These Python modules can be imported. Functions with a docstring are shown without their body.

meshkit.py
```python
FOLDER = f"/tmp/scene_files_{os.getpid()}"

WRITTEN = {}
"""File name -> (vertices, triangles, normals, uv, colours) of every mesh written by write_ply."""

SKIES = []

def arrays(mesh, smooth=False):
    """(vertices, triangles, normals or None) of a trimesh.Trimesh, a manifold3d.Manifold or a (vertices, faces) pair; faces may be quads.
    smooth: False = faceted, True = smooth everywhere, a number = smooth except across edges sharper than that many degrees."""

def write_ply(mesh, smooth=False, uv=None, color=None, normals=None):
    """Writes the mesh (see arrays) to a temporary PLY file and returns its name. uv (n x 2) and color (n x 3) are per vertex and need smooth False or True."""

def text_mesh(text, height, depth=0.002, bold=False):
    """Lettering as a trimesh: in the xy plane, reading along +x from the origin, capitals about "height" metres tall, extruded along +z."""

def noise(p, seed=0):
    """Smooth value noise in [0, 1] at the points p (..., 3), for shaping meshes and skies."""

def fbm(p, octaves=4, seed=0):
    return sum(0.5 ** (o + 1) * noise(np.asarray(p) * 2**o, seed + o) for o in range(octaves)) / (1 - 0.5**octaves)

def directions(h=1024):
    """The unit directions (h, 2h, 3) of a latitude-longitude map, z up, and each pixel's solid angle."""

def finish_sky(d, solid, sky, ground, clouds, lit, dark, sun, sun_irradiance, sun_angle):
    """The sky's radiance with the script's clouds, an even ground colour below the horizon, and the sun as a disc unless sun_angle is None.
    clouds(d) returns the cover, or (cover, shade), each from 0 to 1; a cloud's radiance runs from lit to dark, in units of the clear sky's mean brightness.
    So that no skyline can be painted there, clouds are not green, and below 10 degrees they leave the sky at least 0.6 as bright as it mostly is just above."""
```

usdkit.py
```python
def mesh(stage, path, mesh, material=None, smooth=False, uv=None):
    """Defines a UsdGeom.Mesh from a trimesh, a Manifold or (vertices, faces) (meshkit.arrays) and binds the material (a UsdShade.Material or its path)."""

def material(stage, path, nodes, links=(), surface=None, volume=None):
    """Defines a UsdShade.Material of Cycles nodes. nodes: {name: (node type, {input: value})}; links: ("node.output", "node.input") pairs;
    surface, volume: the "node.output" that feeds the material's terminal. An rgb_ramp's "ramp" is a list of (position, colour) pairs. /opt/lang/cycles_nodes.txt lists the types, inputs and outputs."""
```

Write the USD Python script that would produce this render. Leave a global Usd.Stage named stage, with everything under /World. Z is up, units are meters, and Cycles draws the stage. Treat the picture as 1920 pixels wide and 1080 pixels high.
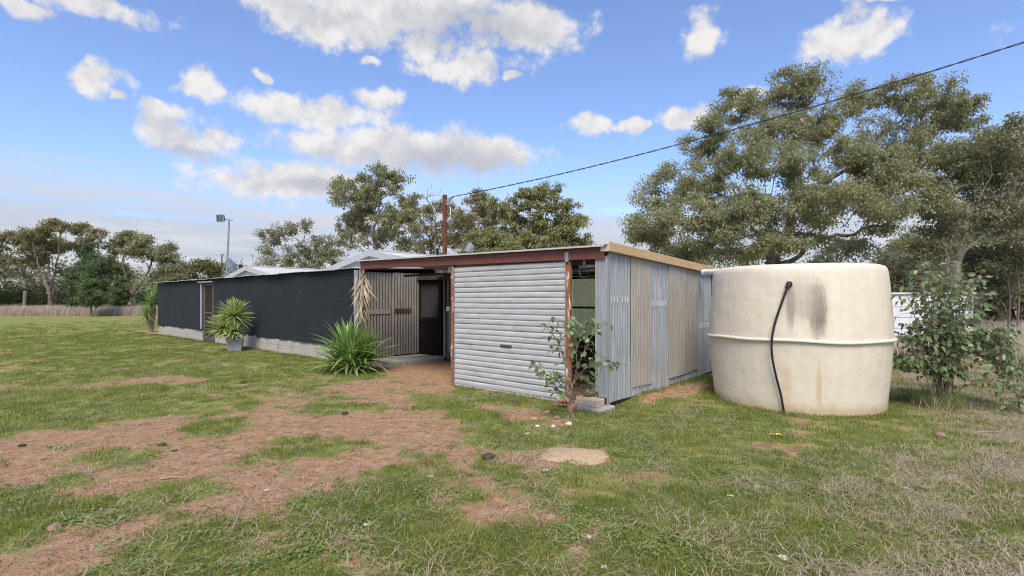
import math, random
import numpy as np, trimesh, shapely
import usdkit, meshkit
from pxr import Usd, UsdGeom, UsdLux, UsdShade, Gf, Sdf, Vt

# ------------------------------------------------------------------ stage, camera, sky, sun
stage = Usd.Stage.CreateInMemory()
UsdGeom.SetStageUpAxis(stage, UsdGeom.Tokens.z)
UsdGeom.SetStageMetersPerUnit(stage, 1.0)
world = UsdGeom.Xform.Define(stage, '/World')
stage.SetDefaultPrim(world.GetPrim())
UsdGeom.Scope.Define(stage, '/World/Looks')
rng = np.random.default_rng(7)

CAM_H, F_PX, HZ = 1.5, 960.0, 562.0            # eye height, focal length and horizon row for a 1920 x 1080 picture
cam = UsdGeom.Camera.Define(stage, '/World/Camera')
cam.AddTranslateOp().Set(Gf.Vec3d(0, 0, CAM_H))
cam.AddRotateXYZOp().Set(Gf.Vec3f(90, 0, 0))
cam.CreateHorizontalApertureAttr(36.0)
cam.CreateVerticalApertureAttr(36.0 * 9 / 16)
cam.CreateFocalLengthAttr(36.0 * F_PX / 1920)
cam.CreateVerticalApertureOffsetAttr(36.0 * (HZ - 540) / 1920)
cam.CreateClippingRangeAttr(Gf.Vec2f(0.05, 3000))
cam.CreateExposureAttr(1.52)

SUN_AZ, SUN_EL = math.radians(184.0), math.radians(52.0)   # azimuth clockwise from +y
SUN_DIR = np.array([math.sin(SUN_AZ) * math.cos(SUN_EL), math.cos(SUN_AZ) * math.cos(SUN_EL), math.sin(SUN_EL)])


def azel(u, v):
    az = math.atan((u - 960) / F_PX)
    return az, math.atan((HZ - v) / F_PX * math.cos(az))


def sky_material():
    N, L = {}, []
    N['tc'] = ('texture_coordinate', {})
    N['sky'] = ('sky_texture', dict(sky_type='single_scattering', sun_disc=False, sun_elevation=SUN_EL, sun_rotation=SUN_AZ % (2 * math.pi), altitude=200.0, air_density=1.0, aerosol_density=1.2, ozone_density=2.0))
    N['sep'] = ('separate_xyz', {}); L.append(('tc.generated', 'sep.vector'))
    N['az'] = ('math', dict(math_type='arctan2')); L += [('sep.x', 'az.value1'), ('sep.y', 'az.value2')]
    N['el'] = ('math', dict(math_type='arcsine')); L.append(('sep.z', 'el.value1'))
    # slow wobble of the coordinates gives the clouds ragged outlines
    N['wn'] = ('noise_texture', dict(scale=9.0, detail=3.0, roughness=0.6)); L.append(('tc.generated', 'wn.vector'))
    N['ae'] = ('combine_xyz', dict(z=0.0)); L += [('az.value', 'ae.x'), ('el.value', 'ae.y')]
    N['wc'] = ('vector_math', dict(math_type='subtract', vector2=(0.5, 0.5, 0.5))); L.append(('wn.color', 'wc.vector1'))
    N['ws'] = ('vector_math', dict(math_type='multiply', vector2=(0.17, 0.075, 0.0))); L.append(('wc.vector', 'ws.vector1'))
    N['p'] = ('vector_math', dict(math_type='add')); L += [('ae.vector', 'p.vector1'), ('ws.vector', 'p.vector2')]
    clouds = [(640, 40, 170, 52), (760, 5, 260, 70), (980, 45, 120, 50), (850, 122, 120, 34), (800, 85, 60, 40), (190, 145, 62, 34), (345, 152, 46, 32), (486, 143, 30, 18),
              (595, 205, 150, 36), (700, 182, 62, 28), (355, 255, 105, 42), (330, 222, 40, 30), (785, 285, 235, 46), (900, 285, 125, 40), (570, 342, 180, 36), (1120, 229, 42, 24),
              (1277, 218, 50, 24), (1330, 66, 54, 48), (1600, 62, 80, 44), (682, 106, 30, 15), (252, 178, 18, 10), (170, 5, 120, 30), (1390, 195, 40, 20), (1185, 232, 24, 14), (950, 150, 16, 10), (40, 20, 60, 20), (1630, 6, 60, 10)]
    # the same kind of scattered fair weather cloud round the rest of the sky
    r = np.random.default_rng(3)
    for k in range(12):
        a = math.radians(66 + 228 * (k + 0.5) / 12 + r.uniform(-5, 5))
        clouds.append((None, a if a < math.pi else a - 2 * math.pi, math.radians(r.uniform(10, 55)), r.uniform(0.15, 0.42), r.uniform(0.06, 0.12)))
    last = None
    for i, c in enumerate(clouds):
        if c[0] is None:
            a, e, ra, re = c[1:]
        else:
            a, e = azel(c[0], c[1])
            a2, e2 = azel(c[0] + c[2], c[1]); ra = max(abs(a2 - a), 1e-3)
            a3, e3 = azel(c[0], c[1] - c[3]); re = abs(e3 - e)
        N[f'm{i}'] = ('vector_math', dict(math_type='multiply_add', vector2=(1 / ra, 1 / re, 0.0), vector3=(-a / ra, -e / re, 0.0)))
        L.append(('p.vector', f'm{i}.vector1'))
        N[f'd{i}'] = ('vector_math', dict(math_type='length')); L.append((f'm{i}.vector', f'd{i}.vector1'))
        N[f'b{i}'] = ('math', dict(math_type='smoothmin', value2=9.0, value3=0.14))
        L.append((f'd{i}.value', f'b{i}.value1'))
        if last:
            L.append((f'{last}.value', f'b{i}.value2'))
        last = f'b{i}'
    # distance field -> cover
    N['n2'] = ('noise_texture', dict(scale=15.0, detail=7.0, roughness=0.66)); L.append(('tc.generated', 'n2.vector'))
    N['dd'] = ('math', dict(math_type='multiply_add', value2=-2.3, value3=1.15)); L.append(('n2.fac', 'dd.value1'))
    N['df'] = ('math', dict(math_type='add')); L += [(f'{last}.value', 'df.value1'), ('dd.value', 'df.value2')]
    N['cov'] = ('map_range', dict(range_type='smoothstep', from_min=1.19, from_max=0.54, to_min=0.0, to_max=0.97, clamp=True)); L.append(('df.value', 'cov.value'))
    # shading inside the clouds: brighter where the noise rises towards the light, greyer low and deep inside
    N['up'] = ('vector_math', dict(math_type='add', vector2=(-0.006, -0.004, 0.022))); L.append(('tc.generated', 'up.vector1'))
    N['n3'] = ('noise_texture', dict(scale=15.0, detail=3.0, roughness=0.55)); L.append(('up.vector', 'n3.vector'))
    N['nd'] = ('math', dict(math_type='subtract')); L += [('n2.fac', 'nd.value1'), ('n3.fac', 'nd.value2')]
    N['lit'] = ('map_range', dict(from_min=-0.16, from_max=0.12, to_min=0.0, to_max=1.0, clamp=True)); L.append(('nd.value', 'lit.value'))
    # grey undersides of the two big ones
    prev = None
    for j, (u, v, ru, rv) in enumerate([(850, 312, 190, 40), (370, 285, 90, 16), (620, 352, 120, 18), (900, 60, 150, 40), (30, 378, 90, 24)]):
        a, e = azel(u, v); a2, _ = azel(u + ru, v); _, e3 = azel(u, v - rv)
        ra, re = abs(a2 - a), abs(e3 - e)
        N[f'gm{j}'] = ('vector_math', dict(math_type='multiply_add', vector2=(1 / ra, 1 / re, 0.0), vector3=(-a / ra, -e / re, 0.0))); L.append(('p.vector', f'gm{j}.vector1'))
        N[f'gd{j}'] = ('vector_math', dict(math_type='length')); L.append((f'gm{j}.vector', f'gd{j}.vector1'))
        N[f'gb{j}'] = ('math', dict(math_type='minimum', value2=9.0)); L.append((f'gd{j}.value', f'gb{j}.value1'))
        if prev:
            L.append((f'{prev}.value', f'gb{j}.value2'))
        prev = f'gb{j}'
    N['under'] = ('map_range', dict(range_type='smoothstep', from_min=1.3, from_max=0.2, to_min=0.0, to_max=0.75, clamp=True)); L.append((f'{prev}.value', 'under.value'))
    N['ccol'] = ('mix_color', dict(a=CLOUD_DARK, b=CLOUD_LIT, use_clamp=False)); L.append(('lit.result', 'ccol.fac'))
    N['cc2'] = ('mix_color', dict(b=CLOUD_UNDER, use_clamp=False)); L += [('under.result', 'cc2.fac'), ('ccol.result', 'cc2.a')]
    # pale streaky layer towards the horizon, all round
    N['sm'] = ('vector_math', dict(math_type='multiply', vector2=(2.2, 2.2, 22.0))); L.append(('tc.generated', 'sm.vector1'))
    N['sn'] = ('noise_texture', dict(scale=1.6, detail=5.0, roughness=0.6)); L.append(('sm.vector', 'sn.vector'))
    N['se'] = ('map_range', dict(from_min=0.0, from_max=0.36, to_min=0.85, to_max=-0.60)); L.append(('el.value', 'se.value'))
    N['sa'] = ('math', dict(math_type='add')); L += [('sn.fac', 'sa.value1'), ('se.result', 'sa.value2')]
    N['sc'] = ('map_range', dict(range_type='smoothstep', from_min=0.38, from_max=0.92, to_min=0.0, to_max=0.85, clamp=True)); L.append(('sa.value', 'sc.value'))
    N['scol'] = ('rgb_ramp', dict(ramp=[(0.36, STREAK_DARK), (0.62, STREAK_LIT)])); L.append(('sn.fac', 'scol.fac'))
    N['tint'] = ('mix_color', dict(blend_type='multiply', fac=1.0, b=SKY_TINT, use_clamp=False)); L.append(('sky.color', 'tint.a'))
    N['sstr'] = ('vector_math', dict(math_type='scale', scale=STREAK_GAIN)); L.append(('scol.color', 'sstr.vector1'))
    N['x1'] = ('mix_color', dict(use_clamp=False)); L += [('sc.result', 'x1.fac'), ('tint.result', 'x1.a'), ('sstr.vector', 'x1.b')]
    N['x2'] = ('mix_color', dict(use_clamp=False)); L += [('cov.result', 'x2.fac'), ('x1.result', 'x2.a'), ('cc2.result', 'x2.b')]
    N['bg'] = ('background_shader', dict(strength=SKY_STRENGTH)); L.append(('x2.result', 'bg.color'))
    return usdkit.material(stage, '/World/Looks/sky', N, L, surface='bg.background')


SKY_STRENGTH = 0.09
SKY_TINT = (0.78, 0.80, 0.93)
CLOUD_LIT, CLOUD_DARK, CLOUD_UNDER = (3.5, 3.4, 3.35), (2.5, 2.52, 2.68), (1.85, 1.92, 2.15)
STREAK_LIT, STREAK_DARK, STREAK_GAIN = (1.08, 1.07, 1.09), (0.76, 0.785, 0.90), 2.45

dome = UsdLux.DomeLight.Define(stage, '/World/sky')
dome.CreateIntensityAttr(1.0)
UsdShade.MaterialBindingAPI.Apply(dome.GetPrim()).Bind(sky_material())
sun = UsdLux.DistantLight.Define(stage, '/World/sun')
sun.CreateIntensityAttr(0.4)
sun.CreateAngleAttr(28.0)
sun.CreateNormalizeAttr(True)
sun.CreateColorAttr(Gf.Vec3f(1.0, 0.92, 0.79))
sun.AddRotateXYZOp().Set(Gf.Vec3f(90 - math.degrees(SUN_EL), 0, 180 - math.degrees(SUN_AZ)))   # lamp's -z points away from the sun

# ------------------------------------------------------------------ helpers
used = {}


def numbered(parent, name):
    k = (parent, name)
    n = used.get(k, 0)
    used[k] = n + 1
    return f'{parent}/{name}' if n == 0 else f'{parent}/{name}_{n:03d}'


def tag(p, label=None, cat=None, group=None, kind=None):
    p = p.GetPrim() if hasattr(p, 'GetPrim') else p
    for k, v in (('label', label), ('category', cat), ('group', group), ('kind', kind)):
        if v:
            p.SetCustomDataByKey(k, v)
    return p


def thing(name, label, cat, loc=(0, 0, 0), rz=0.0, group=None, kind=None):
    x = UsdGeom.Xform.Define(stage, numbered('/World', name))
    x.AddTranslateOp().Set(Gf.Vec3d(*map(float, loc)))
    x.AddRotateZOp().Set(float(math.degrees(rz)))
    return tag(x, label, cat, group, kind)


def part(name, mesh, mat, parent=None, smooth=False, label=None, kind=None):
    path = numbered(str(parent.GetPath()) if parent else '/World', name)
    m = usdkit.mesh(stage, path, mesh, mat, smooth=smooth)
    return tag(m, label, kind=kind)


def copy_of(src, label, loc, rz=0.0, scale=None, group=None):
    x = UsdGeom.Xform.Define(stage, numbered('/World', src.GetName()))
    was = src.GetCustomData()
    p = x.GetPrim()
    p.GetReferences().AddInternalReference(src.GetPath())
    x.ClearXformOpOrder()
    x.AddTranslateOp().Set(Gf.Vec3d(*map(float, loc)))
    x.AddRotateZOp().Set(float(math.degrees(rz)))
    if scale:
        x.AddScaleOp().Set(Gf.Vec3f(scale, scale, scale))
    p.SetInstanceable(True)
    return tag(p, label, was['category'], group or was.get('group'))


class MB:
    def __init__(s):
        s.v, s.f, s.n = [], [], 0

    def add(s, v, f):
        v, f = np.asarray(v, float), np.asarray(f, int)
        if f.shape[1] == 4:
            f = np.vstack([f[:, [0, 1, 2]], f[:, [0, 2, 3]]])
        s.v.append(v); s.f.append(f + s.n); s.n += len(v)
        return s

    def mesh(s):
        return np.vstack(s.v), np.vstack(s.f)


BOXF = np.array([[0, 2, 3, 1], [4, 5, 7, 6], [0, 1, 5, 4], [2, 6, 7, 3], [0, 4, 6, 2], [1, 3, 7, 5]])


def box(x0, x1, y0, y1, z0, z1):
    v = np.array([[x, y, z] for x in (x0, x1) for y in (y0, y1) for z in (z0, z1)], float)
    f = np.vstack([BOXF[:, [0, 1, 2]], BOXF[:, [0, 2, 3]]])
    return v, f[:, ::-1]


def cbox(x0, x1, y0, y1, z0, z1, c=0.006, jit=0.0, r=None):
    pts = []
    a = ((x0, x1), (y0, y1), (z0, z1))
    for i in (0, 1):
        for j in (0, 1):
            for k in (0, 1):
                p = np.array([a[0][i], a[1][j], a[2][k]], float)
                s = np.array([1 - 2 * i, 1 - 2 * j, 1 - 2 * k], float)
                if jit:
                    p = p + r.normal(0, jit, 3)
                for m in range(3):
                    d = s * c
                    d[m] = 0
                    pts.append(p + d)
    h = trimesh.convex.convex_hull(np.array(pts))
    return np.array(h.vertices), np.array(h.faces)


def tube(pts, rad, sides=6, caps=True):
    P = np.asarray(pts, float); n = len(P)
    R = np.broadcast_to(np.asarray(rad, float), (n,))
    T = np.gradient(P, axis=0)
    T /= np.maximum(np.linalg.norm(T, axis=1, keepdims=True), 1e-9)
    ref = np.array([0, 0, 1.0]) if abs(T[:, 2]).mean() < 0.8 else np.array([1.0, 0.2, 0])
    A = np.cross(T, ref); A /= np.maximum(np.linalg.norm(A, axis=1, keepdims=True), 1e-9)
    B = np.cross(T, A)
    th = np.arange(sides) / sides * 2 * np.pi
    ring = (A[:, None] * np.cos(th)[None, :, None] + B[:, None] * np.sin(th)[None, :, None]) * R[:, None, None] + P[:, None]
    v = ring.reshape(-1, 3)
    i = np.arange(n - 1)[:, None] * sides; j = np.arange(sides)[None]; k = (j + 1) % sides
    q = np.stack([i + j, i + k, i + sides + k, i + sides + j], -1).reshape(-1, 4)
    f = np.vstack([q[:, [0, 2, 1]], q[:, [0, 3, 2]]])
    if caps:
        c0, c1 = len(v), len(v) + 1
        v = np.vstack([v, P[:1], P[-1:]])
        jj = np.arange(sides); kk = (jj + 1) % sides
        f = np.vstack([f, np.stack([np.full(sides, c0), jj, kk], 1), np.stack([np.full(sides, c1), (n - 1) * sides + kk, (n - 1) * sides + jj], 1)])
    return v, f[:, ::-1]


def lathe(prof, sides=48):
    prof = np.asarray(prof, float); n = len(prof)
    th = np.arange(sides) / sides * 2 * np.pi
    v = np.stack([prof[:, None, 0] * np.cos(th), prof[:, None, 0] * np.sin(th), np.broadcast_to(prof[:, None, 1], (n, sides))], -1).reshape(-1, 3)
    i = np.arange(n - 1)[:, None] * sides; j = np.arange(sides)[None]; k = (j + 1) % sides
    q = np.stack([i + j, i + k, i + sides + k, i + sides + j], -1).reshape(-1, 4)
    return v, np.vstack([q[:, [0, 1, 2]], q[:, [0, 2, 3]]])


def corrugated(w, h, pitch=0.0762, amp=0.0085, rows=2, per=8, warp=0.0, seed=0, phase=0.0, bottom=None, top=None):
    """A sheet in the xz plane, corrugations along z, waves in y; x from 0 to w."""
    nx = int(w / pitch * per) + 1
    x = np.linspace(0, w, nx); z = np.linspace(0, 1, rows + 1)
    X, Z = np.meshgrid(x, z)
    lo = np.zeros_like(x) if bottom is None else bottom(x)
    hi = np.full_like(x, h) if top is None else top(x)
    ZZ = lo[None] * (1 - Z) + hi[None] * Z
    Y = -amp * np.sin(2 * np.pi * X / pitch + phase)
    if warp:
        Y = Y + warp * (meshkit.fbm(np.stack([X * 1.3, ZZ * 1.1, X * 0 + seed * 7.3], -1), 3, seed) - 0.5)
    v = np.stack([X, Y, ZZ], -1).reshape(-1, 3)
    i = np.arange(rows)[:, None] * nx; j = np.arange(nx - 1)[None]
    q = np.stack([i + j, i + j + 1, i + nx + j + 1, i + nx + j], -1).reshape(-1, 4)
    return v, np.vstack([q[:, [0, 1, 2]], q[:, [0, 2, 3]]])


def move(m, loc=(0, 0, 0), rz=0.0, rx=0.0, ry=0.0):
    v = np.asarray(m[0], float)
    for ax, a in ((0, rx), (1, ry), (2, rz)):
        if a:
            c, s = math.cos(a), math.sin(a)
            R = np.eye(3); i, j = [(1, 2), (2, 0), (0, 1)][ax]
            R[i, i] = c; R[i, j] = -s; R[j, i] = s; R[j, j] = c
            v = v @ R.T
    return v + np.asarray(loc, float), m[1]


def join(*ms):
    b = MB()
    for m in ms:
        b.add(*m)
    return b.mesh()


def ground_at(u, v):
    y = CAM_H * F_PX / (v - HZ)
    return np.array([(u - 960) / F_PX * y, y])


def at(u, v, y):
    return np.array([(u - 960) / F_PX * y, y, CAM_H + (HZ - v) / F_PX * y])


# ------------------------------------------------------------------ materials
def mat(name, c1, c2=None, scale=6.0, rough=0.6, metallic=0.0, stretch=(1, 1, 1), bump=0.0, bscale=60.0, lo=0.35, hi=0.65, vary=0.0, spec=0.4, detail=5.0, stain=None, stain_scale=2.0, stain_rng=(0.55, 0.75), stain_stretch=(1, 1, 1), space='object', transl=0.0, island=False, ramp=None):
    N, L = {}, []
    N['p'] = ('principled_bsdf', dict(roughness=rough, metallic=metallic, specular_ior_level=spec))
    if space == 'object':
        N['tc'] = ('texture_coordinate', {}); src = 'tc.object'
    else:
        N['tc'] = ('geometry', {}); src = 'tc.position'
    N['mp'] = ('mapping', dict(mapping_type='point', scale=tuple(stretch))); L.append((src, 'mp.vector'))
    N['n'] = ('noise_texture', dict(scale=scale, detail=detail, roughness=0.6)); L.append(('mp.vector', 'n.vector'))
    N['r'] = ('rgb_ramp', dict(ramp=[(lo, c1), (hi, c2 or c1)]))
    L.append(('n.fac', 'r.fac'))
    col = 'r.color'
    if island:
        N['gi'] = ('geometry', {})
        N['ir'] = ('rgb_ramp', dict(ramp=ramp or [(0.0, c1), (1.0, c2 or c1)])); L.append(('gi.random_per_island', 'ir.fac'))
        col = 'ir.color'
    if stain:
        N['mp2'] = ('mapping', dict(mapping_type='point', scale=tuple(stain_stretch), location=(3.1, 7.7, 1.3))); L.append((src, 'mp2.vector'))
        N['n2'] = ('noise_texture', dict(scale=stain_scale, detail=7.0, roughness=0.65)); L.append(('mp2.vector', 'n2.vector'))
        N['s'] = ('map_range', dict(range_type='smoothstep', from_min=stain_rng[0], from_max=stain_rng[1], to_min=0.0, to_max=1.0, clamp=True)); L.append(('n2.fac', 's.value'))
        N['sx'] = ('mix_color', dict(b=stain)); L += [('s.result', 'sx.fac'), (col, 'sx.a')]
        col = 'sx.result'
    if vary:
        N['oi'] = ('object_info', {})
        N['vr'] = ('map_range', dict(from_min=0.0, from_max=1.0, to_min=1 - vary, to_max=1 + vary)); L.append(('oi.random', 'vr.value'))
        N['vh'] = ('hsv', {}); L += [('vr.result', 'vh.value'), (col, 'vh.color')]
        col = 'vh.color'
    L.append((col, 'p.base_color'))
    if bump:
        N['bn'] = ('noise_texture', dict(scale=bscale, detail=4.0, roughness=0.6)); L.append((src, 'bn.vector'))
        N['b'] = ('bump', dict(strength=1.0, distance=bump)); L += [('bn.fac', 'b.height'), ('b.normal', 'p.normal')]
    surf = 'p.BSDF'
    if transl:
        N['t'] = ('translucent_bsdf', {}); L.append((col, 't.color'))
        N['mx'] = ('mix_closure', dict(fac=transl)); L += [('p.BSDF', 'mx.closure1'), ('t.BSDF', 'mx.closure2')]
        surf = 'mx.closure'
    return usdkit.material(stage, f'/World/Looks/{name}', N, L, surface=surf)


M = {}
M['galv_blue'] = mat('galvanised_steel', (0.211, 0.225, 0.237), (0.342, 0.357, 0.371), 9, 0.6, 0.12, (4, 4, 0.25), stain=(0.45, 0.455, 0.455), stain_scale=3, stain_stretch=(2, 2, 0.5), stain_rng=(0.55, 0.8), vary=0.06)
M['galv_old'] = mat('weathered_steel', (0.235, 0.218, 0.193), (0.328, 0.307, 0.273), 10, 0.65, 0.1, (4, 4, 0.25), stain=(0.30, 0.25, 0.19), stain_scale=4, stain_stretch=(3, 3, 0.2), stain_rng=(0.55, 0.72), vary=0.06)
M['galv_dull'] = mat('dull_steel', (0.15, 0.137, 0.12), (0.225, 0.207, 0.185), 8, 0.65, 0.1, (3, 3, 0.3), stain=(0.15, 0.12, 0.09), stain_scale=2, stain_rng=(0.55, 0.72), vary=0.04)
M['door_steel'] = mat('roller_door_steel', (0.38, 0.376, 0.372), (0.475, 0.47, 0.466), 5, 0.55, 0.12, (0.6, 1, 3), stain=(0.30, 0.265, 0.235), stain_scale=2.6, stain_stretch=(0.7, 1, 2.2), stain_rng=(0.54, 0.74), vary=0.05)
M['red_paint'] = mat('red_oxide_paint', (0.125, 0.04, 0.031), (0.17, 0.058, 0.046), 7, 0.6, 0.0, (1, 1, 2), stain=(0.10, 0.035, 0.025), stain_scale=9, stain_stretch=(1, 1, 0.25), stain_rng=(0.52, 0.75))
M['rust'] = mat('rust', (0.16, 0.06, 0.028), (0.30, 0.13, 0.06), 22, 0.85, 0.0, (1, 1, 0.5), stain=(0.62, 0.54, 0.42), stain_scale=14, stain_stretch=(1, 1, 0.35), stain_rng=(0.55, 0.66), bump=0.002)
M['rust_pole'] = mat('rust_pole', (0.098, 0.034, 0.019), (0.143, 0.053, 0.028), 10, 0.85, 0.0)
M['timber'] = mat('timber', (0.40, 0.265, 0.135), (0.52, 0.365, 0.205), 12, 0.7, 0.0, (8, 0.35, 8), stain=(0.40, 0.33, 0.25), stain_scale=2, stain_rng=(0.6, 0.75))
M['timber_end'] = mat('painted_timber_end', (0.42, 0.40, 0.36), (0.60, 0.58, 0.54), 12, 0.8)
M['shade_cloth'] = mat('shade_cloth', (0.016, 0.020, 0.0245), (0.021, 0.0255, 0.0305), 3, 0.85, 0.0, (0.5, 1, 8), bump=0.0015, bscale=160, spec=0.25, stain=(0.029, 0.031, 0.033), stain_scale=1.1, stain_stretch=(1, 1, 2.5), stain_rng=(0.5, 0.8))
M['roof'] = mat('roof_steel', (0.44, 0.44, 0.43), (0.54, 0.54, 0.53), 3, 0.5, 0.15, vary=0.03)
M['cladding'] = mat('grey_cladding', (0.40, 0.42, 0.42), (0.48, 0.50, 0.50), 3, 0.7, 0.0)
M['barge'] = mat('barge_board', (0.34, 0.34, 0.35), (0.40, 0.40, 0.41), 4, 0.6)
M['block'] = mat('concrete_block', (0.33, 0.30, 0.27), (0.43, 0.395, 0.36), 14, 0.9, 0.0, vary=0.035, bump=0.003, bscale=90, stain=(0.26, 0.215, 0.175), stain_scale=3, stain_rng=(0.56, 0.75))
M['mortar'] = mat('mortar', (0.31, 0.285, 0.255), (0.38, 0.35, 0.315), 20, 0.95)
M['concrete'] = mat('concrete', (0.30, 0.27, 0.24), (0.40, 0.365, 0.33), 9, 0.9, bump=0.004, bscale=50, stain=(0.2, 0.16, 0.13), stain_scale=5)
M['brick'] = mat('clay_brick', (0.42, 0.19, 0.10), (0.52, 0.27, 0.15), 18, 0.9, bump=0.003, bscale=80, vary=0.1)
M['sandstone'] = mat('pale_block', (0.42, 0.33, 0.24), (0.52, 0.43, 0.32), 14, 0.9, bump=0.004, bscale=70)
M['maroon'] = mat('maroon_paint', (0.010, 0.006, 0.006), (0.015, 0.009, 0.009), 5, 0.8, spec=0.15)
M['brown_frame'] = mat('brown_frame', (0.085, 0.055, 0.05), (0.115, 0.08, 0.07), 8, 0.6)
M['dark_mesh'] = mat('dark_wire', (0.09, 0.075, 0.07), (0.12, 0.10, 0.09), 8, 0.5, 0.3)
M['black'] = mat('black_plastic', (0.012, 0.013, 0.015), (0.02, 0.021, 0.024), 8, 0.42)
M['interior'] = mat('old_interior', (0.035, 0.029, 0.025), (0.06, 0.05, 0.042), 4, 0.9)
M['white_pvc'] = mat('white_plastic', (0.74, 0.74, 0.73), (0.80, 0.80, 0.79), 4, 0.35)
M['white_metal'] = mat('white_metal', (0.576, 0.584, 0.592), (0.640, 0.648, 0.656), 3, 0.4)
M['grey_metal'] = mat('grey_metal', (0.25, 0.26, 0.28), (0.34, 0.35, 0.37), 8, 0.45, 0.5)
M['pot'] = mat('grey_pot', (0.22, 0.235, 0.27), (0.30, 0.315, 0.35), 7, 0.6, stain=(0.22, 0.20, 0.19), stain_scale=6)
M['glass'] = usdkit.material(stage, '/World/Looks/lamp_glass', {'fr': ('fresnel', {'IOR': 1.5}), 't': ('transparent_bsdf', {'color': (0.9, 0.93, 0.95)}), 'g': ('glossy_bsdf', {'roughness': 0.05}), 'm': ('mix_closure', {})},
                             [('fr.fac', 'm.fac'), ('t.BSDF', 'm.closure1'), ('g.BSDF', 'm.closure2')], surface='m.closure')
M['fibreglass'] = mat('green_fibreglass', (0.62, 0.64, 0.36), (0.72, 0.72, 0.44), 6, 0.6, transl=0.8)
M['straw'] = mat('dry_leaf', (0.40, 0.32, 0.21), (0.62, 0.53, 0.39), 5, 0.85, vary=0.22, transl=0.2)
M['yucca'] = mat('yucca_leaf', (0.144, 0.250, 0.050), (0.263, 0.375, 0.106), 5, 0.42, vary=0.25, transl=0.22)
M['yucca_pale'] = mat('pale_yucca_leaf', (0.308, 0.405, 0.119), (0.448, 0.504, 0.183), 5, 0.45, vary=0.22, transl=0.22)
M['sap_leaf'] = mat('sapling_leaf', (0.119, 0.181, 0.075), (0.206, 0.269, 0.119), 4, 0.38, vary=0.3, transl=0.25)
M['stem'] = mat('sapling_stem', (0.16, 0.10, 0.075), (0.26, 0.19, 0.15), 14, 0.8)
M['bark_dark'] = mat('dark_bark', (0.119, 0.098, 0.083), (0.213, 0.177, 0.150), 3, 0.95, stretch=(1, 1, 0.3), bump=0.02, bscale=12)
M['bark_pale'] = mat('pale_bark', (0.20, 0.17, 0.145), (0.36, 0.325, 0.29), 2, 0.9, stretch=(1, 1, 0.5))
M['leaf_olive'] = mat('olive_leaf', (0.260, 0.260, 0.123), (0.597, 0.575, 0.306), rough=0.38, island=True, transl=0.32, spec=0.5)
M['leaf_grey'] = mat('grey_green_leaf', (0.238, 0.235, 0.127), (0.524, 0.491, 0.286), rough=0.45, island=True, transl=0.32, spec=0.5)
M['leaf_brown'] = mat('bronze_leaf', (0.227, 0.207, 0.091), (0.442, 0.406, 0.185), rough=0.5, island=True, transl=0.32)
M['leaf_green'] = mat('green_leaf', (0.221, 0.225, 0.085), (0.440, 0.410, 0.178), rough=0.45, island=True, transl=0.22)
M['leaf_pine'] = mat('cypress_leaf', (0.076, 0.108, 0.043), (0.158, 0.190, 0.074), rough=0.6, island=True, transl=0.12)
M['leaf_pine2'] = mat('light_cypress_leaf', (0.101, 0.147, 0.051), (0.182, 0.224, 0.085), rough=0.6, island=True, transl=0.12)
M['leaf_yellow'] = mat('yellow_green_leaf', (0.146, 0.152, 0.049), (0.268, 0.244, 0.098), rough=0.5, island=True, transl=0.32)
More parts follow.
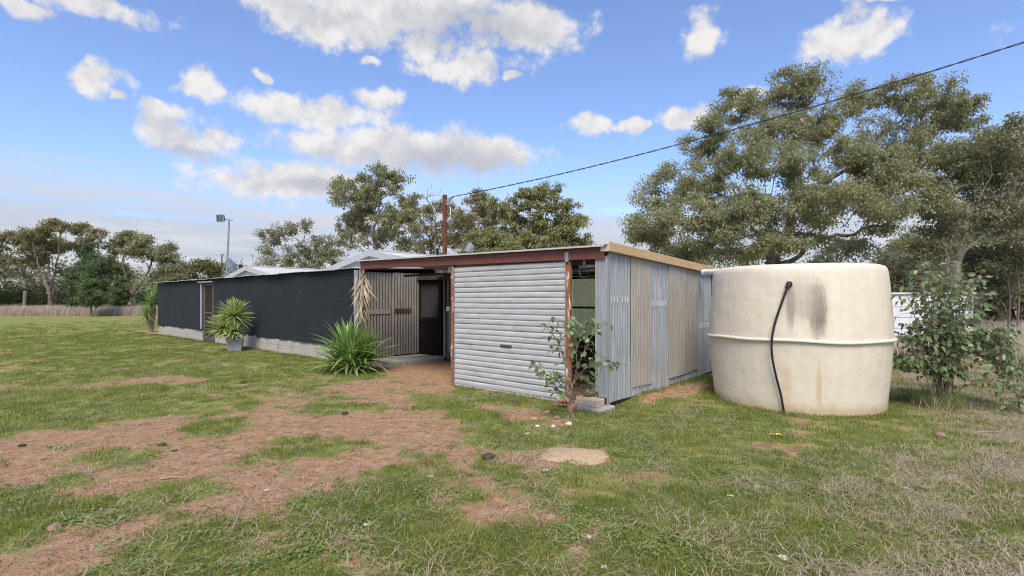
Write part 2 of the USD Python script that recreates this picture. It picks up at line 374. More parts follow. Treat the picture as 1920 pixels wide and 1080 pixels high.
M['grass'] = mat('grass_blade', ramp=[(0.0, (0.19, 0.22, 0.045)), (0.45, (0.33, 0.37, 0.085)), (0.76, (0.46, 0.475, 0.145)), (0.83, (0.48, 0.42, 0.23)), (1.0, (0.64, 0.56, 0.38))], c1=(0.17, 0.235, 0.045), c2=(0.36, 0.40, 0.115), rough=0.55, island=True, transl=0.42, vary=0.3)
M['weed'] = mat('weed_leaf', (0.17, 0.235, 0.06), (0.33, 0.39, 0.13), rough=0.5, island=True, transl=0.25, vary=0.15)
M['dry_grass'] = mat('dry_grass', (0.50, 0.42, 0.33), (0.74, 0.66, 0.56), rough=0.8, island=True, transl=0.25, vary=0.12)
M['litter_straw'] = mat('fallen_straw', (0.36, 0.29, 0.20), (0.68, 0.60, 0.47), rough=0.85, island=True, vary=0.1)
M['stone'] = mat('stone', (0.34, 0.27, 0.2), (0.5, 0.43, 0.36), 14, 0.9, vary=0.2, bump=0.004, bscale=60)
M['brown_stone'] = mat('brown_stone', (0.20, 0.125, 0.085), (0.31, 0.205, 0.145), 14, 0.9, vary=0.1, bump=0.004, bscale=60)
M['dung'] = mat('dark_clod', (0.04, 0.03, 0.025), (0.09, 0.06, 0.045), 30, 0.95, bump=0.006, bscale=60)
M['yellow'] = mat('yellow_cloth', (0.75, 0.55, 0.04), (0.85, 0.68, 0.1), 10, 0.7)
M['paper'] = mat('white_paper', (0.48, 0.46, 0.43), (0.62, 0.60, 0.56), 10, 0.8)
M['tin'] = mat('cable_sheath', (0.02, 0.02, 0.022), (0.03, 0.03, 0.03), 8, 0.6)


def tank_material():
    """Cream moulded plastic with mould streaks below the lid, tan run-off stains and a grubby foot."""
    N, L = {}, []
    N['p'] = ('principled_bsdf', dict(roughness=0.5, specular_ior_level=0.4))
    N['tc'] = ('texture_coordinate', {})
    N['sp'] = ('separate_xyz', {}); L.append(('tc.object', 'sp.vector'))
    N['mv'] = ('mapping', dict(mapping_type='point', scale=(5, 5, 0.3))); L.append(('tc.object', 'mv.vector'))
    N['nv'] = ('noise_texture', dict(scale=2.0, detail=6.0, roughness=0.65)); L.append(('mv.vector', 'nv.vector'))
    N['base'] = ('rgb_ramp', dict(ramp=[(0.3, (0.585, 0.515, 0.40)), (0.7, (0.64, 0.575, 0.465))])); L.append(('nv.fac', 'base.fac'))
    N['mf'] = ('vector_math', dict(math_type='multiply', vector2=(1.0, 1.0, 0.16))); L.append(('tc.object', 'mf.vector1'))
    N['nf'] = ('noise_texture', dict(scale=17.0, detail=8.0, roughness=0.75)); L.append(('mf.vector', 'nf.vector'))

    def blob(key, x, z, rx, rz):   # the tank's own frame: x to the right along its face
        N[key + 'm'] = ('mapping', dict(mapping_type='point', location=(-x / rx, 0, -z / rz), scale=(1 / rx, 0.0, 1 / rz))); L.append(('tc.object', key + 'm.vector'))
        N[key + 'l'] = ('vector_math', dict(math_type='length')); L.append((key + 'm.vector', key + 'l.vector1'))
        N[key] = ('map_range', dict(range_type='smoothstep', from_min=1.0, from_max=0.1, to_min=0.0, to_max=1.0, clamp=True)); L.append((key + 'l.value', key + '.value'))
        return key + '.result'

    col = 'base.color'
    for key, x, z, rx, rz, c, k0, k1, fine in [('mould', 0.26, 1.36, 0.24, 0.74, (0.10, 0.085, 0.065), 0.36, 0.62, True), ('mouldb', -0.05, 1.42, 0.12, 0.66, (0.15, 0.125, 0.095), 0.40, 0.68, True), ('mouldc', 0.08, 1.5, 0.5, 0.62, (0.36, 0.31, 0.24), 0.38, 0.75, True),
                                               ('tan', -0.10, 0.35, 0.14, 0.75, (0.55, 0.40, 0.22), 0.40, 0.75, False), ('tanb', 0.27, 0.40, 0.09, 0.7, (0.42, 0.29, 0.16), 0.42, 0.72, False), ('tanc', -0.42, 1.3, 0.2, 0.5, (0.62, 0.53, 0.38), 0.36, 0.9, False)]:
        b = blob(key, x, z, rx, rz)
        N[key + 'n'] = ('math', dict(math_type='add')); L += [('nf.fac' if fine else 'nv.fac', key + 'n.value1'), (b, key + 'n.value2')]
        N[key + 'r'] = ('map_range', dict(range_type='smoothstep', from_min=0.50 + k0, from_max=0.95 + k1, to_min=0.0, to_max=0.85 if fine else 0.6, clamp=True)); L.append((key + 'n.value', key + 'r.value'))
        N[key + 'x'] = ('mix_color', dict(b=c)); L += [(key + 'r.result', key + 'x.fac'), (col, key + 'x.a')]
        col = key + 'x.result'
    # splash zone at the foot and grime under the rib
    N['ft'] = ('map_range', dict(from_min=0.28, from_max=0.0, to_min=-0.25, to_max=0.5)); L.append(('sp.z', 'ft.value'))
    N['fta'] = ('math', dict(math_type='add')); L += [('ft.result', 'fta.value1'), ('nv.fac', 'fta.value2')]
    N['ftr'] = ('map_range', dict(range_type='smoothstep', from_min=0.45, from_max=1.05, to_min=0.0, to_max=0.8, clamp=True)); L.append(('fta.value', 'ftr.value'))
    N['ftx'] = ('mix_color', dict(b=(0.50, 0.36, 0.20))); L += [('ftr.result', 'ftx.fac'), (col, 'ftx.a')]
    L.append(('ftx.result', 'p.base_color'))
    N['bn'] = ('noise_texture', dict(scale=3.5, detail=2.0)); L.append(('tc.object', 'bn.vector'))
    N['b'] = ('bump', dict(strength=0.6, distance=0.03)); L += [('bn.fac', 'b.height'), ('b.normal', 'p.normal')]
    return usdkit.material(stage, '/World/Looks/tank_plastic', N, L, surface='p.BSDF')


def ground_material():
    N, L = {}, []
    N['p'] = ('principled_bsdf', dict(roughness=0.95, specular_ior_level=0.15))
    N['g'] = ('geometry', {})
    for k, s, d in (('a', 1.3, 6), ('b', 9.0, 6), ('c', 55.0, 5), ('d', 0.35, 4), ('e', 240.0, 3)):
        N[k] = ('noise_texture', dict(scale=s, detail=float(d), roughness=0.62)); L.append(('g.position', k + '.vector'))
    N['soil'] = ('rgb_ramp', dict(ramp=[(0.3, (0.245, 0.138, 0.076)), (0.5, (0.335, 0.205, 0.12)), (0.72, (0.43, 0.29, 0.185))])); L.append(('b.fac', 'soil.fac'))
    N['grit'] = ('rgb_ramp', dict(ramp=[(0.30, (0.55, 0.5, 0.46)), (0.5, (1, 1, 1)), (0.72, (1.3, 1.28, 1.25))])); L.append(('c.fac', 'grit.fac'))
    N['soil2'] = ('mix_color', dict(blend_type='multiply', fac=0.75, use_clamp=False)); L += [('soil.color', 'soil2.a'), ('grit.color', 'soil2.b')]
    N['turf'] = ('rgb_ramp', dict(ramp=[(0.28, (0.11, 0.11, 0.042)), (0.5, (0.19, 0.215, 0.06)), (0.75, (0.29, 0.30, 0.105))])); L.append(('c.fac', 'turf.fac'))
    N['turfl'] = ('rgb_ramp', dict(ramp=[(0.35, (0.85, 0.9, 0.9)), (0.65, (1.2, 1.12, 1.05))])); L.append(('a.fac', 'turfl.fac'))
    N['turf2'] = ('mix_color', dict(blend_type='multiply', fac=1.0, use_clamp=False)); L += [('turf.color', 'turf2.a'), ('turfl.color', 'turf2.b')]
    N['dry'] = ('rgb_ramp', dict(ramp=[(0.3, (0.16, 0.12, 0.08)), (0.55, (0.30, 0.245, 0.175)), (0.75, (0.42, 0.36, 0.28))])); L.append(('c.fac', 'dry.fac'))
    # cover and dryness come from the mesh; fine noise breaks their edges
    N['cv'] = ('attribute', dict(attribute='cover')); N['dv'] = ('attribute', dict(attribute='dryness'))
    N['bm'] = ('math', dict(math_type='multiply_add', value2=0.9, value3=-0.45)); L.append(('b.fac', 'bm.value1'))
    N['cm'] = ('math', dict(math_type='multiply_add', value2=0.7, value3=-0.35)); L.append(('c.fac', 'cm.value1'))
    N['s1'] = ('math', dict(math_type='add')); L += [('bm.value', 's1.value1'), ('cm.value', 's1.value2')]
    N['c1'] = ('math', dict(math_type='add')); L += [('cv.fac', 'c1.value1'), ('s1.value', 'c1.value2')]
    N['c2'] = ('map_range', dict(range_type='smoothstep', from_min=0.3, from_max=0.72, clamp=True)); L.append(('c1.value', 'c2.value'))
    N['d1'] = ('math', dict(math_type='add')); L += [('dv.fac', 'd1.value1'), ('s1.value', 'd1.value2')]
    N['d2'] = ('map_range', dict(range_type='smoothstep', from_min=0.3, from_max=0.8, to_max=0.9, clamp=True)); L.append(('d1.value', 'd2.value'))
    N['x1'] = ('mix_color', {}); L += [('d2.result', 'x1.fac'), ('turf2.result', 'x1.a'), ('dry.color', 'x1.b')]
    N['x2'] = ('mix_color', {}); L += [('c2.result', 'x2.fac'), ('soil2.result', 'x2.a'), ('x1.result', 'x2.b')]
    L.append(('x2.result', 'p.base_color'))
    N['h1'] = ('math', dict(math_type='multiply_add', value2=0.35)); L += [('c.fac', 'h1.value1'), ('b.fac', 'h1.value3')]
    N['h2'] = ('math', dict(math_type='multiply_add', value2=0.12)); L += [('e.fac', 'h2.value1'), ('h1.value', 'h2.value3')]
    N['bp'] = ('bump', dict(strength=1.0, distance=0.035)); L += [('h2.value', 'bp.height'), ('bp.normal', 'p.normal')]
    return usdkit.material(stage, '/World/Looks/ground', N, L, surface='p.BSDF')


M['tank'] = tank_material()
M['ground'] = ground_material()

# ------------------------------------------------------------------ the shed's frame: x along its front to the right, y to the back
AX, AY = np.array([0.754, -0.657]), np.array([0.657, 0.754])
ORI = np.array([0.823, 7.385])
RZ = math.atan2(AX[1], AX[0])


def W(x, y, z=0.0):
    p = ORI + AX * x + AY * y
    return np.array([p[0], p[1], z])


def to_local(X, Y):
    dx, dy = X - ORI[0], Y - ORI[1]
    return dx * AX[0] + dy * AX[1], dx * AY[0] + dy * AY[1]


# ------------------------------------------------------------------ ground
def smooth(x, a, b):
    t = np.clip((x - a) / (b - a), 0, 1)
    return t * t * (3 - 2 * t)


def px_poly(pts):
    return shapely.Polygon([ground_at(u, v) for u, v in pts])


DIRT = px_poly([(740, 690), (780, 674), (900, 668), (850, 735), (770, 765), (860, 800), (890, 850), (860, 880), (700, 890), (620, 915), (450, 945), (330, 1000), (200, 1060), (40, 1050), (-60, 960), (-60, 840), (60, 815), (200, 792), (330, 775), (450, 762), (560, 742), (640, 728)])
DIRT2 = [px_poly([(210, 716), (300, 704), (395, 705), (380, 716), (300, 722)]), px_poly([(1010, 800), (1080, 770), (1075, 790), (1040, 815)]), px_poly([(960, 850), (1050, 835), (1140, 845), (1130, 865), (1000, 880)]), px_poly([(1040, 1010), (1120, 990), (1150, 1040), (1080, 1075)]), px_poly([(880, 760), (1010, 762), (1060, 790), (960, 790)]), px_poly([(1190, 755), (1240, 748), (1230, 762)]), px_poly([(1350, 725), (1250, 735), (1190, 760), (1300, 745)])]
GREEN = [px_poly([(265, 930), (330, 905), (430, 905), (400, 930), (290, 950)]), px_poly([(0, 950), (80, 960), (150, 965), (60, 1000), (0, 1005)]), px_poly([(480, 850), (560, 820), (660, 825), (640, 850), (540, 880)]), px_poly([(130, 858), (200, 845), (270, 858), (220, 872)]), px_poly([(590, 770), (700, 755), (720, 762), (640, 778)]), px_poly([(660, 700), (740, 690), (735, 706), (680, 708)]), px_poly([(600, 742), (640, 738), (640, 746), (605, 750)]), px_poly([(350, 800), (440, 790), (470, 798), (380, 810)])]


def sdist(poly, X, Y):
    p = shapely.points(X, Y)
    shapely.prepare(poly)
    d = shapely.distance(poly.exterior, p)
    return np.where(shapely.contains(poly, p), d, -d)       # positive inside


def height(X, Y):
    X, Y = np.asarray(X, float), np.asarray(Y, float)
    lx, ly = to_local(X, Y)
    q = np.stack([X * 0.55, Y * 0.55, X * 0], -1)
    near = np.exp(-((np.hypot(X, Y) / 30) ** 2))
    h = 0.05 * (meshkit.fbm(q, 3, 5) - 0.5) * near + 0.03 * (meshkit.fbm(q * 5, 3, 9) - 0.5) * near
    h = h + 0.085 * np.exp(-(np.maximum(lx - 0.62, 0) / 0.7) ** 2) * smooth(ly, 0.15, 1.2) * (lx > 0.2) * np.exp(-(np.maximum(ly - 5, 0) / 3) ** 2)
    return h + 0.35 * (meshkit.fbm(np.stack([X * 0.02, Y * 0.02, X * 0], -1), 2, 3) - 0.5) * smooth(np.hypot(X, Y), 35, 120) - 0.004


def cover(X, Y):
    X, Y = np.asarray(X, float), np.asarray(Y, float)
    D = np.hypot(X, Y)
    n1 = meshkit.fbm(np.stack([X * 1.1, Y * 1.1, X * 0 + 4.1], -1), 4, 21) - 0.5
    n2 = meshkit.fbm(np.stack([X * 4.0, Y * 4.0, X * 0 + 1.7], -1), 3, 33) - 0.5
    c = np.full(X.shape, 0.84)
    near = D < 40
    s = sdist(DIRT, X[near], Y[near])
    c[near] -= 0.68 * smooth(s, -0.5, 0.45)
    for p in DIRT2:
        c[near] -= 0.75 * smooth(sdist(p, X[near], Y[near]), -0.14, 0.16)
    n4 = meshkit.fbm(np.stack([X * 11.0, Y * 11.0, X * 0 + 6.7], -1), 2, 37) - 0.5
    c = c + n1 * 1.25 + n2 * 1.5 + n4 * 0.9
    for p in GREEN:
        c[near] += 0.62 * smooth(sdist(p, X[near], Y[near]), -0.35, 0.2)
    lx, ly = to_local(X, Y)
    inside = (lx > -6.3) & (lx < 0.62) & (ly > -0.25) & (ly < 5)
    c = np.where(inside, c - 1.2 * smooth(ly, -0.25, 0.1), c)
    house = (lx > -26) & (lx < -6.3) & (ly > 0.45)
    return np.clip(np.where(house, 0, c), 0, 1)


def dryness(X, Y):
    X, Y = np.asarray(X, float), np.asarray(Y, float)
    n1 = meshkit.fbm(np.stack([X * 0.9, Y * 0.9, X * 0 + 9.1], -1), 4, 51) - 0.5
    n2 = meshkit.fbm(np.stack([X * 3.6, Y * 3.6, X * 0 + 2.2], -1), 3, 63) - 0.5
    s = X / np.maximum(Y, 0.5)
    d = 0.13 + 0.27 * smooth(s, 0.02, 0.55) + 0.16 * smooth(s, 0.55, 0.95) + 0.18 * smooth(Y, 9, 14) * smooth(s, 0.2, 0.6)
    d = d + 0.55 * smooth(Y, 40, 50) * (s < 0) - 0.12 * smooth(Y, 9, 13) * (s < -0.2)
    return np.clip(d + n1 * 0.8 + n2 * 0.6, 0, 1)


def build_ground():
    fine = np.linspace(-56, 56, 321)
    ang = np.radians(np.concatenate([fine, np.arange(62, 300, 6.0)]))
    rad = np.concatenate([[0.05], np.geomspace(0.6, 420, 560)])
    A, R = np.meshgrid(ang, rad)
    X, Y = R * np.sin(A), R * np.cos(A)
    Z = height(X, Y)
    v = np.stack([X, Y, Z], -1).reshape(-1, 3)
    na = len(ang)
    i = np.arange(len(rad) - 1)[:, None] * na; j = np.arange(na)[None]; k = (j + 1) % na
    q = np.stack([i + j, i + na + j, i + na + k, i + k], -1).reshape(-1, 4)
    q = q[:, ::-1]
    m = usdkit.mesh(stage, '/World/ground', (v, np.vstack([q[:, [0, 1, 2]], q[:, [0, 2, 3]]])), M['ground'], smooth=True)
    pv = UsdGeom.PrimvarsAPI(m)
    pv.CreatePrimvar('cover', Sdf.ValueTypeNames.FloatArray, 'vertex').Set(Vt.FloatArray.FromNumpy(cover(X.ravel(), Y.ravel()).astype(np.float32)))
    pv.CreatePrimvar('dryness', Sdf.ValueTypeNames.FloatArray, 'vertex').Set(Vt.FloatArray.FromNumpy(dryness(X.ravel(), Y.ravel()).astype(np.float32)))
    tag(m, 'worn paddock ground of green grass, bare red soil and dry straw', kind='structure')


build_ground()

# ------------------------------------------------------------------ shed
shed = thing('shed', 'low open-fronted corrugated iron shed with red oxide beam and timber side beam', 'shed', W(0, 0), RZ)
XR, XL, XE = 0.62, -5.29, -6.3


def top_z(x):
    return 2.222 - 0.0150 * (x - XR)


# front beam: a steel channel, lips top and bottom
prof = [(-0.05, 0), (-0.05, -0.150), (0.02, -0.150), (0.02, -0.142), (-0.042, -0.142), (-0.042, -0.008), (0.02, -0.008), (0.02, 0)]
bm = trimesh.creation.extrude_polygon(shapely.Polygon(prof), 1.0)
bv = np.array(bm.vertices)
xx = XL + bv[:, 2] * (XR - 0.012 - XL)
part('front_beam', (np.stack([xx, bv[:, 0], top_z(xx) + bv[:, 1] - 0.012], 1), np.array(bm.faces)), M['red_paint'], shed)
xs_ = np.array([XL - 0.04, XR + 0.01])
cv_, cf_ = box(0, 1, -0.118, 0.06, -0.004, 0.018)
cv_ = np.array(cv_); cv_[:, 0] = xs_[0] + cv_[:, 0] * (xs_[1] - xs_[0]); cv_[:, 2] += top_z(cv_[:, 0]) + 0.001
part('edge_capping', (cv_, cf_), M['roof'], shed)
part('beam_end', cbox(XL - 0.03, XL - 0.003, -0.06, 0.1, top_z(XL) - 0.175, top_z(XL) - 0.005), M['grey_metal'], shed)
# posts
for x in (0.0, -2.46):
    part('post', cbox(x - 0.035, x + 0.035, -0.035, 0.035, -0.05, top_z(x) - 0.165, 0.008), M['rust'], shed, label='rusty steel post with flaking cream paint')
part('post', cbox(XE + 0.05, XE + 0.12, 0.38, 0.46, -0.05, 2.18), M['galv_blue'], shed)
part('post', cbox(XL - 0.10, XL - 0.04, -0.03, 0.03, 1.0, 2.14), M['galv_blue'], shed)
part('bracket', join(cbox(-0.03, 0.03, -0.068, -0.052, top_z(0) - 0.19, top_z(0) - 0.045, 0.004), cbox(-0.012, 0.012, -0.078, -0.068, top_z(0) - 0.09, top_z(0) - 0.065, 0.003)), M['grey_metal'], shed)
# roof sheets, each its own
def roof_z(x, y):
    return top_z(x) + 0.012 - 0.040 * y


nsh = 8
for k in range(nsh):
    w = (XR + 0.02 - XL + 0.06) / nsh
    x0 = XL - 0.06 + k * w
    v, f = corrugated(w + 0.04, 4.95, rows=3, seed=k)
    v = np.stack([v[:, 0] + x0, v[:, 2] - 0.11, roof_z(v[:, 0] + x0, v[:, 2] - 0.11) - v[:, 1] + 0.002 * (k % 2)], 1)
    part('roof_sheet', (v, f), M['roof'], shed, smooth=True)
for y in (1.1, 2.25, 3.4, 4.6):
    part('purlin', box(XL, XR - 0.05, y - 0.03, y + 0.03, 2.02, 2.07), M['interior'], shed)

# right hand wall: six sheets along y at x = XR
def wall_sheet(y0, y1, m, proud=0.0, seed=0, zb=0.075):
    w = y1 - y0
    v, f = corrugated(w, 2.0, rows=10, warp=0.018, seed=seed, pitch=0.0762, amp=0.008, phase=seed * 1.3,
                      bottom=lambda x: zb + 0.006 * (y0 + x) + 0.012 * np.sin(3 * x + seed), top=lambda x: 2.15 - 0.041 * (y0 + x))
    return np.stack([XR + proud - v[:, 1], v[:, 0] + y0, v[:, 2]], 1), f


for y0, y1, m, pr, s in [(0.035, 0.68, 'galv_blue', 0.0, 1), (0.65, 1.34, 'galv_old', 0.012, 2), (1.31, 1.97, 'galv_blue', 0.0, 3), (1.95, 2.60, 'galv_old', 0.022, 4), (2.57, 3.24, 'galv_old', 0.010, 5), (3.21, 3.95, 'galv_blue', 0.0, 6), (3.92, 4.80, 'galv_old', 0.012, 7)]:
    part('wall_sheet', wall_sheet(y0, y1, M[m], pr, s, 0.075 if m == 'galv_blue' else 0.20), M[m], shed, smooth=40, label='bluish galvanised wall sheet' if m == 'galv_blue' else 'brownish weathered wall sheet')
for y0, y1, s in ((0.66, 1.33, 11), (1.96, 2.62, 12), (2.60, 3.23, 13), (3.93, 4.79, 14)):     # short offcuts behind the feet of the weathered sheets
    v, f = corrugated(y1 - y0, 0.3, rows=2, bottom=lambda x: 0.075 + 0.006 * (y0 + x), top=lambda x: 0.33 + 0 * x, phase=s)
    part('wall_offcut', (np.stack([XR - 0.006 - v[:, 1], v[:, 0] + y0, v[:, 2]], 1), f), M['galv_blue'], shed, smooth=40)
for y0, z0, cnt, ph in ((0.10, 1.46, 7, 0), (1.36, 1.40, 7, 0), (3.28, 0.98, 8, 0)):
    marks = [box(XR + 0.0105, XR + 0.0135, y0 + 0.076 * k, y0 + 0.076 * k + 0.02, z0, z0 + 0.085) for k in range(cnt) if not (cnt == 7 and k == 3 and y0 < 1)]
    part('paint_mark', join(*marks), M['white_metal'], shed, label='row of white paint dabs on the sheet ridges')
part('corner_flashing', join(cbox(0.446, XR + 0.012, -0.02, -0.012, 0.165, 2.09, 0.002), cbox(XR + 0.004, XR + 0.012, -0.012, 0.07, 0.06, 2.11, 0.002)), M['galv_blue'], shed)
# timber side beam, two lengths
def side_beam(y0, y1):
    z = lambda y: 2.285 - 0.0415 * (y - 0)
    v, f = cbox(XR - 0.06, XR + 0.075, y0, y1, -0.075, 0.055, 0.006)
    v = np.array(v); v[:, 2] += np.array([z(y) for y in v[:, 1]]) - 0.055
    return v, f


part('side_beam', side_beam(-0.065, 2.72), M['timber'], shed, label='long weathered timber beam over the side wall')
part('side_beam', side_beam(2.723, 4.85), M['timber'], shed)
part('beam_end', cbox(XR - 0.056, XR + 0.071, -0.07, -0.066, 2.155, 2.278, 0.001), M['timber_end'], shed, label='grey painted end of the timber beam')

# roller door
door = part('roller_door', join(box(-2.42, -2.40, -0.02, 0.03, 0.02, 2.06), box(-0.06, -0.04, -0.02, 0.03, 0.02, 2.06)), M['grey_metal'], shed, label='ribbed galvanised roller door pulled down')
r = np.random.default_rng(11)
ns, dz0, dz1 = 23, 0.03, 2.06
hh = (dz1 - dz0) / ns
sp = [(0.005, 0.0), (0.004, 0.05), (-0.007, 0.10), (-0.0115, 0.17), (-0.013, 0.3), (-0.0138, 0.5), (-0.013, 0.7), (-0.0115, 0.82), (-0.006, 0.90), (0.003, 0.96), (0.005, 1.0)]
for k in range(ns):
    z0 = dz0 + k * hh
    xs = np.linspace(-2.405, -0.055, 9)
    bow = 0.004 * r.normal(0, 1, 9) * 0.5
    sag = r.normal(0, 0.0022)
    v, f = [], []
    for i, x in enumerate(xs):
        for (yy, tt) in sp:
            v.append((x, yy * r.uniform(0.92, 1.06) - 0.006 + bow[i] * 0.6, z0 + tt * hh + sag * math.sin(i * 0.7 + k)))
    n = len(sp)
    for i in range(8):
        for j in range(n - 1):
            a = i * n + j
            f.append((a, a + n, a + n + 1, a + 1))
    part('slat', (np.array(v), np.array(f)), M['door_steel'], door, smooth=True)
part('bottom_rail', cbox(-2.41, -0.05, -0.018, 0.014, 0.005, 0.032, 0.004), M['door_steel'], door)
part('lock_plate', join(cbox(-1.32, -1.08, -0.034, -0.021, 0.745, 0.785, 0.004), cbox(-1.26, -1.14, -0.040, -0.034, 0.755, 0.775, 0.002)), M['dark_mesh'], door)
# drum, pipe and bracket behind the head of the door
v, f = tube([(-2.4, 0.24, 1.94), (0.30, 0.24, 1.94)], 0.035, 12)
part('roller_drum', (v, f), M['grey_metal'], shed, smooth=40)
th = np.linspace(0, 2 * np.pi, 20)
part('drum_bracket', join(tube(np.stack([th * 0 + 0.10, 0.24 + 0.13 * np.cos(th), 1.94 + 0.13 * np.sin(th)], 1), 0.012, 6), tube([(0.20, 0.1, 1.98), (0.20, 0.1, 2.1)], 0.028, 10), tube([(0.12, 0.12, 1.975), (0.46, 0.12, 1.985)], 0.028, 10)), M['grey_metal'], shed, smooth=40)
part('gutter_end', join(cbox(-2.62, -2.56, 0.02, 0.09, 1.98, 2.09), tube([(-2.55, 0.06, 2.06), (-2.53, 0.06, 1.95), (-2.5, 0.05, 1.88)], 0.03, 8)), M['grey_metal'], shed)

# inside: rear wall, partition, rafters, fibreglass sheet
for k in range(5):
    x0 = -3.2 + k * 0.77
    if k == 0:
        v, f = corrugated(0.8, 0.5, rows=1, top=lambda x: 0.62 + 0 * x)
        part('rear_sheet', (np.stack([v[:, 0] + x0, 4.75 + v[:, 1], v[:, 2]], 1), f), M['galv_dull'], shed, smooth=40)
        v, f = corrugated(0.8, 1.2, rows=1, bottom=lambda x: 0.60 + 0 * x, top=lambda x: 2.05 + 0 * x)
        part('fibreglass_sheet', (np.stack([v[:, 0] + x0, 4.77 + v[:, 1], v[:, 2]], 1), f), M['fibreglass'], shed, smooth=40, label='pale green translucent fibreglass sheet in the rear wall')
    else:
        v, f = corrugated(0.8, 2.05, rows=1)
        part('rear_sheet', (np.stack([v[:, 0] + x0, 4.75 + v[:, 1], v[:, 2]], 1), f), M['galv_dull'], shed, smooth=40)
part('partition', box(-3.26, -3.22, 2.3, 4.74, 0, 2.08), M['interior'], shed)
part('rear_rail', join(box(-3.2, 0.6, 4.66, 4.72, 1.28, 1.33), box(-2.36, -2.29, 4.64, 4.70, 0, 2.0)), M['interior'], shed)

# carport recess: end wall of corrugated sheets (at x = XE), rear wall, door
def end_sheet(y0, y1, x, zb, zt, s):
    v, f = corrugated(y1 - y0, zt, rows=4, pitch=0.085, amp=0.011, warp=0.012, seed=s, bottom=lambda q: zb + 0 * q, top=lambda q: zt + 0 * q)
    return np.stack([x - v[:, 1], v[:, 0] + y0, v[:, 2]], 1), f


part('end_sheet', end_sheet(0.47, 1.52, XE, 0.11, 2.16, 1), M['galv_dull'], shed, smooth=40)
part('end_sheet', end_sheet(1.48, 2.26, XE + 0.035, 0.13, 2.17, 2), M['galv_dull'], shed, smooth=40, label='corrugated sheet with a rust stain at half height')
part('sheet_patch', box(XE + 0.014, XE + 0.017, 0.62, 1.40, 1.155, 1.27), M['galv_old'], shed, label='pale strip across the corrugated end wall')
part('rust_stain', box(XE + 0.047, XE + 0.049, 1.52, 2.02, 1.17, 1.28), M['interior'], shed, label='brown strip across the corrugated end wall')
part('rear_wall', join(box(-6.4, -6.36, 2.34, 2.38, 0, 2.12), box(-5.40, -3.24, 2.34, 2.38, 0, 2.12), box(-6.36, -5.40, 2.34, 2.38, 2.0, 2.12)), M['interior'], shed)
for k in range(3):
    part('wall_batten', box(-5.34 + 0.16 * k, -5.30 + 0.16 * k, 2.29, 2.335, 0.05, 2.06), M['galv_dull'], shed)
part('slab', cbox(-6.32, -5.35, 0.75, 2.33, -0.05, 0.10, 0.01), M['concrete'], shed, label='worn concrete step along the end wall')
sd = part('screen_door', join(box(-6.34, -6.24, 2.28, 2.33, 0.12, 2.0), box(-5.50, -5.41, 2.28, 2.33, 0.12, 2.0), box(-6.24, -5.50, 2.28, 2.33, 1.9, 2.0), box(-6.24, -5.50, 2.28, 2.33, 0.12, 0.24), box(-6.24, -5.50, 2.28, 2.33, 0.95, 1.05)), M['maroon'], shed, label='dark maroon screen door with diamond mesh')
part('door_panel', box(-6.24, -5.50, 2.30, 2.32, 0.24, 0.95), M['maroon'], sd)
ml = []
for k in np.arange(-0.85, 0.75, 0.085):
    for s in (1, -1):
        a0 = np.array([k if s > 0 else 0.74 - k, 0.0]); d = np.array([s * 0.85, 0.85])
        t0, t1 = (0 - a0[0]) / d[0], (0.74 - a0[0]) / d[0]
        lo, hi = max(min(t0, t1), 0), min(max(t0, t1), 1)
        if hi > lo:
            p0, p1 = a0 + d * lo, a0 + d * hi
            ml.append(tube([(-6.24 + p0[0], 2.30 + 0.003 * s, 1.05 + p0[1]), (-6.24 + p1[0], 2.30 + 0.003 * s, 1.05 + p1[1])], 0.004, 4, caps=False))
part('diamond_mesh', join(*ml), M['black'], sd)
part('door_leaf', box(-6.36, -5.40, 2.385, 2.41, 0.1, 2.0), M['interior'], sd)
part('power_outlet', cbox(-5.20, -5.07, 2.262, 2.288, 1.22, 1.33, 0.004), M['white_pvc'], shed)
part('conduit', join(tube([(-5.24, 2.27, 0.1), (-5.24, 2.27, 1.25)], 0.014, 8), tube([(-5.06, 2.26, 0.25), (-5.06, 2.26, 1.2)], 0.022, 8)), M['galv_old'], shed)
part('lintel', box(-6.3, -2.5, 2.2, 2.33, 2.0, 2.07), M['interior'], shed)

# ------------------------------------------------------------------ screened veranda: block base, shade cloth, screen door
ver = thing('veranda', 'long veranda screened with black shade cloth above a low concrete block wall', 'veranda', W(0, 0), RZ)
X0, XD0, XD1, X1 = -21.67, -16.35, -15.21, -6.34
r = np.random.default_rng(5)
for a, b, is_end in ((X0, XD0 - 0.03, 0), (XD1 + 0.03, X1, 1)):
    part('mortar_bed', box(a + 0.01, b - 0.01, 0.512, 0.62, -0.1, 0.405), M['mortar'], ver)
    for c in range(3):
        z0 = -0.175 + 0.195 * c
        x = a - (0.2 if c % 2 else 0.0)
        while x < b:
            xa, xb = max(x, a), min(x + 0.392, b)
            if xb - xa > 0.06 and not (is_end and c == 2 and -7.62 < (xa + xb) / 2 < -7.15 and False):
                j = r.normal(0, 0.0015, 2)
                part('block', cbox(xa + 0.003, xb - 0.003, 0.503 + j[0], 0.625, z0 + 0.003, z0 + 0.192, 0.003), M['block'], ver)
            x += 0.40
part('vent_slot', box(-7.42, -7.30, 0.494, 0.502, 0.16, 0.37), M['rust_pole'], ver, label='rusty plate set in the block wall')


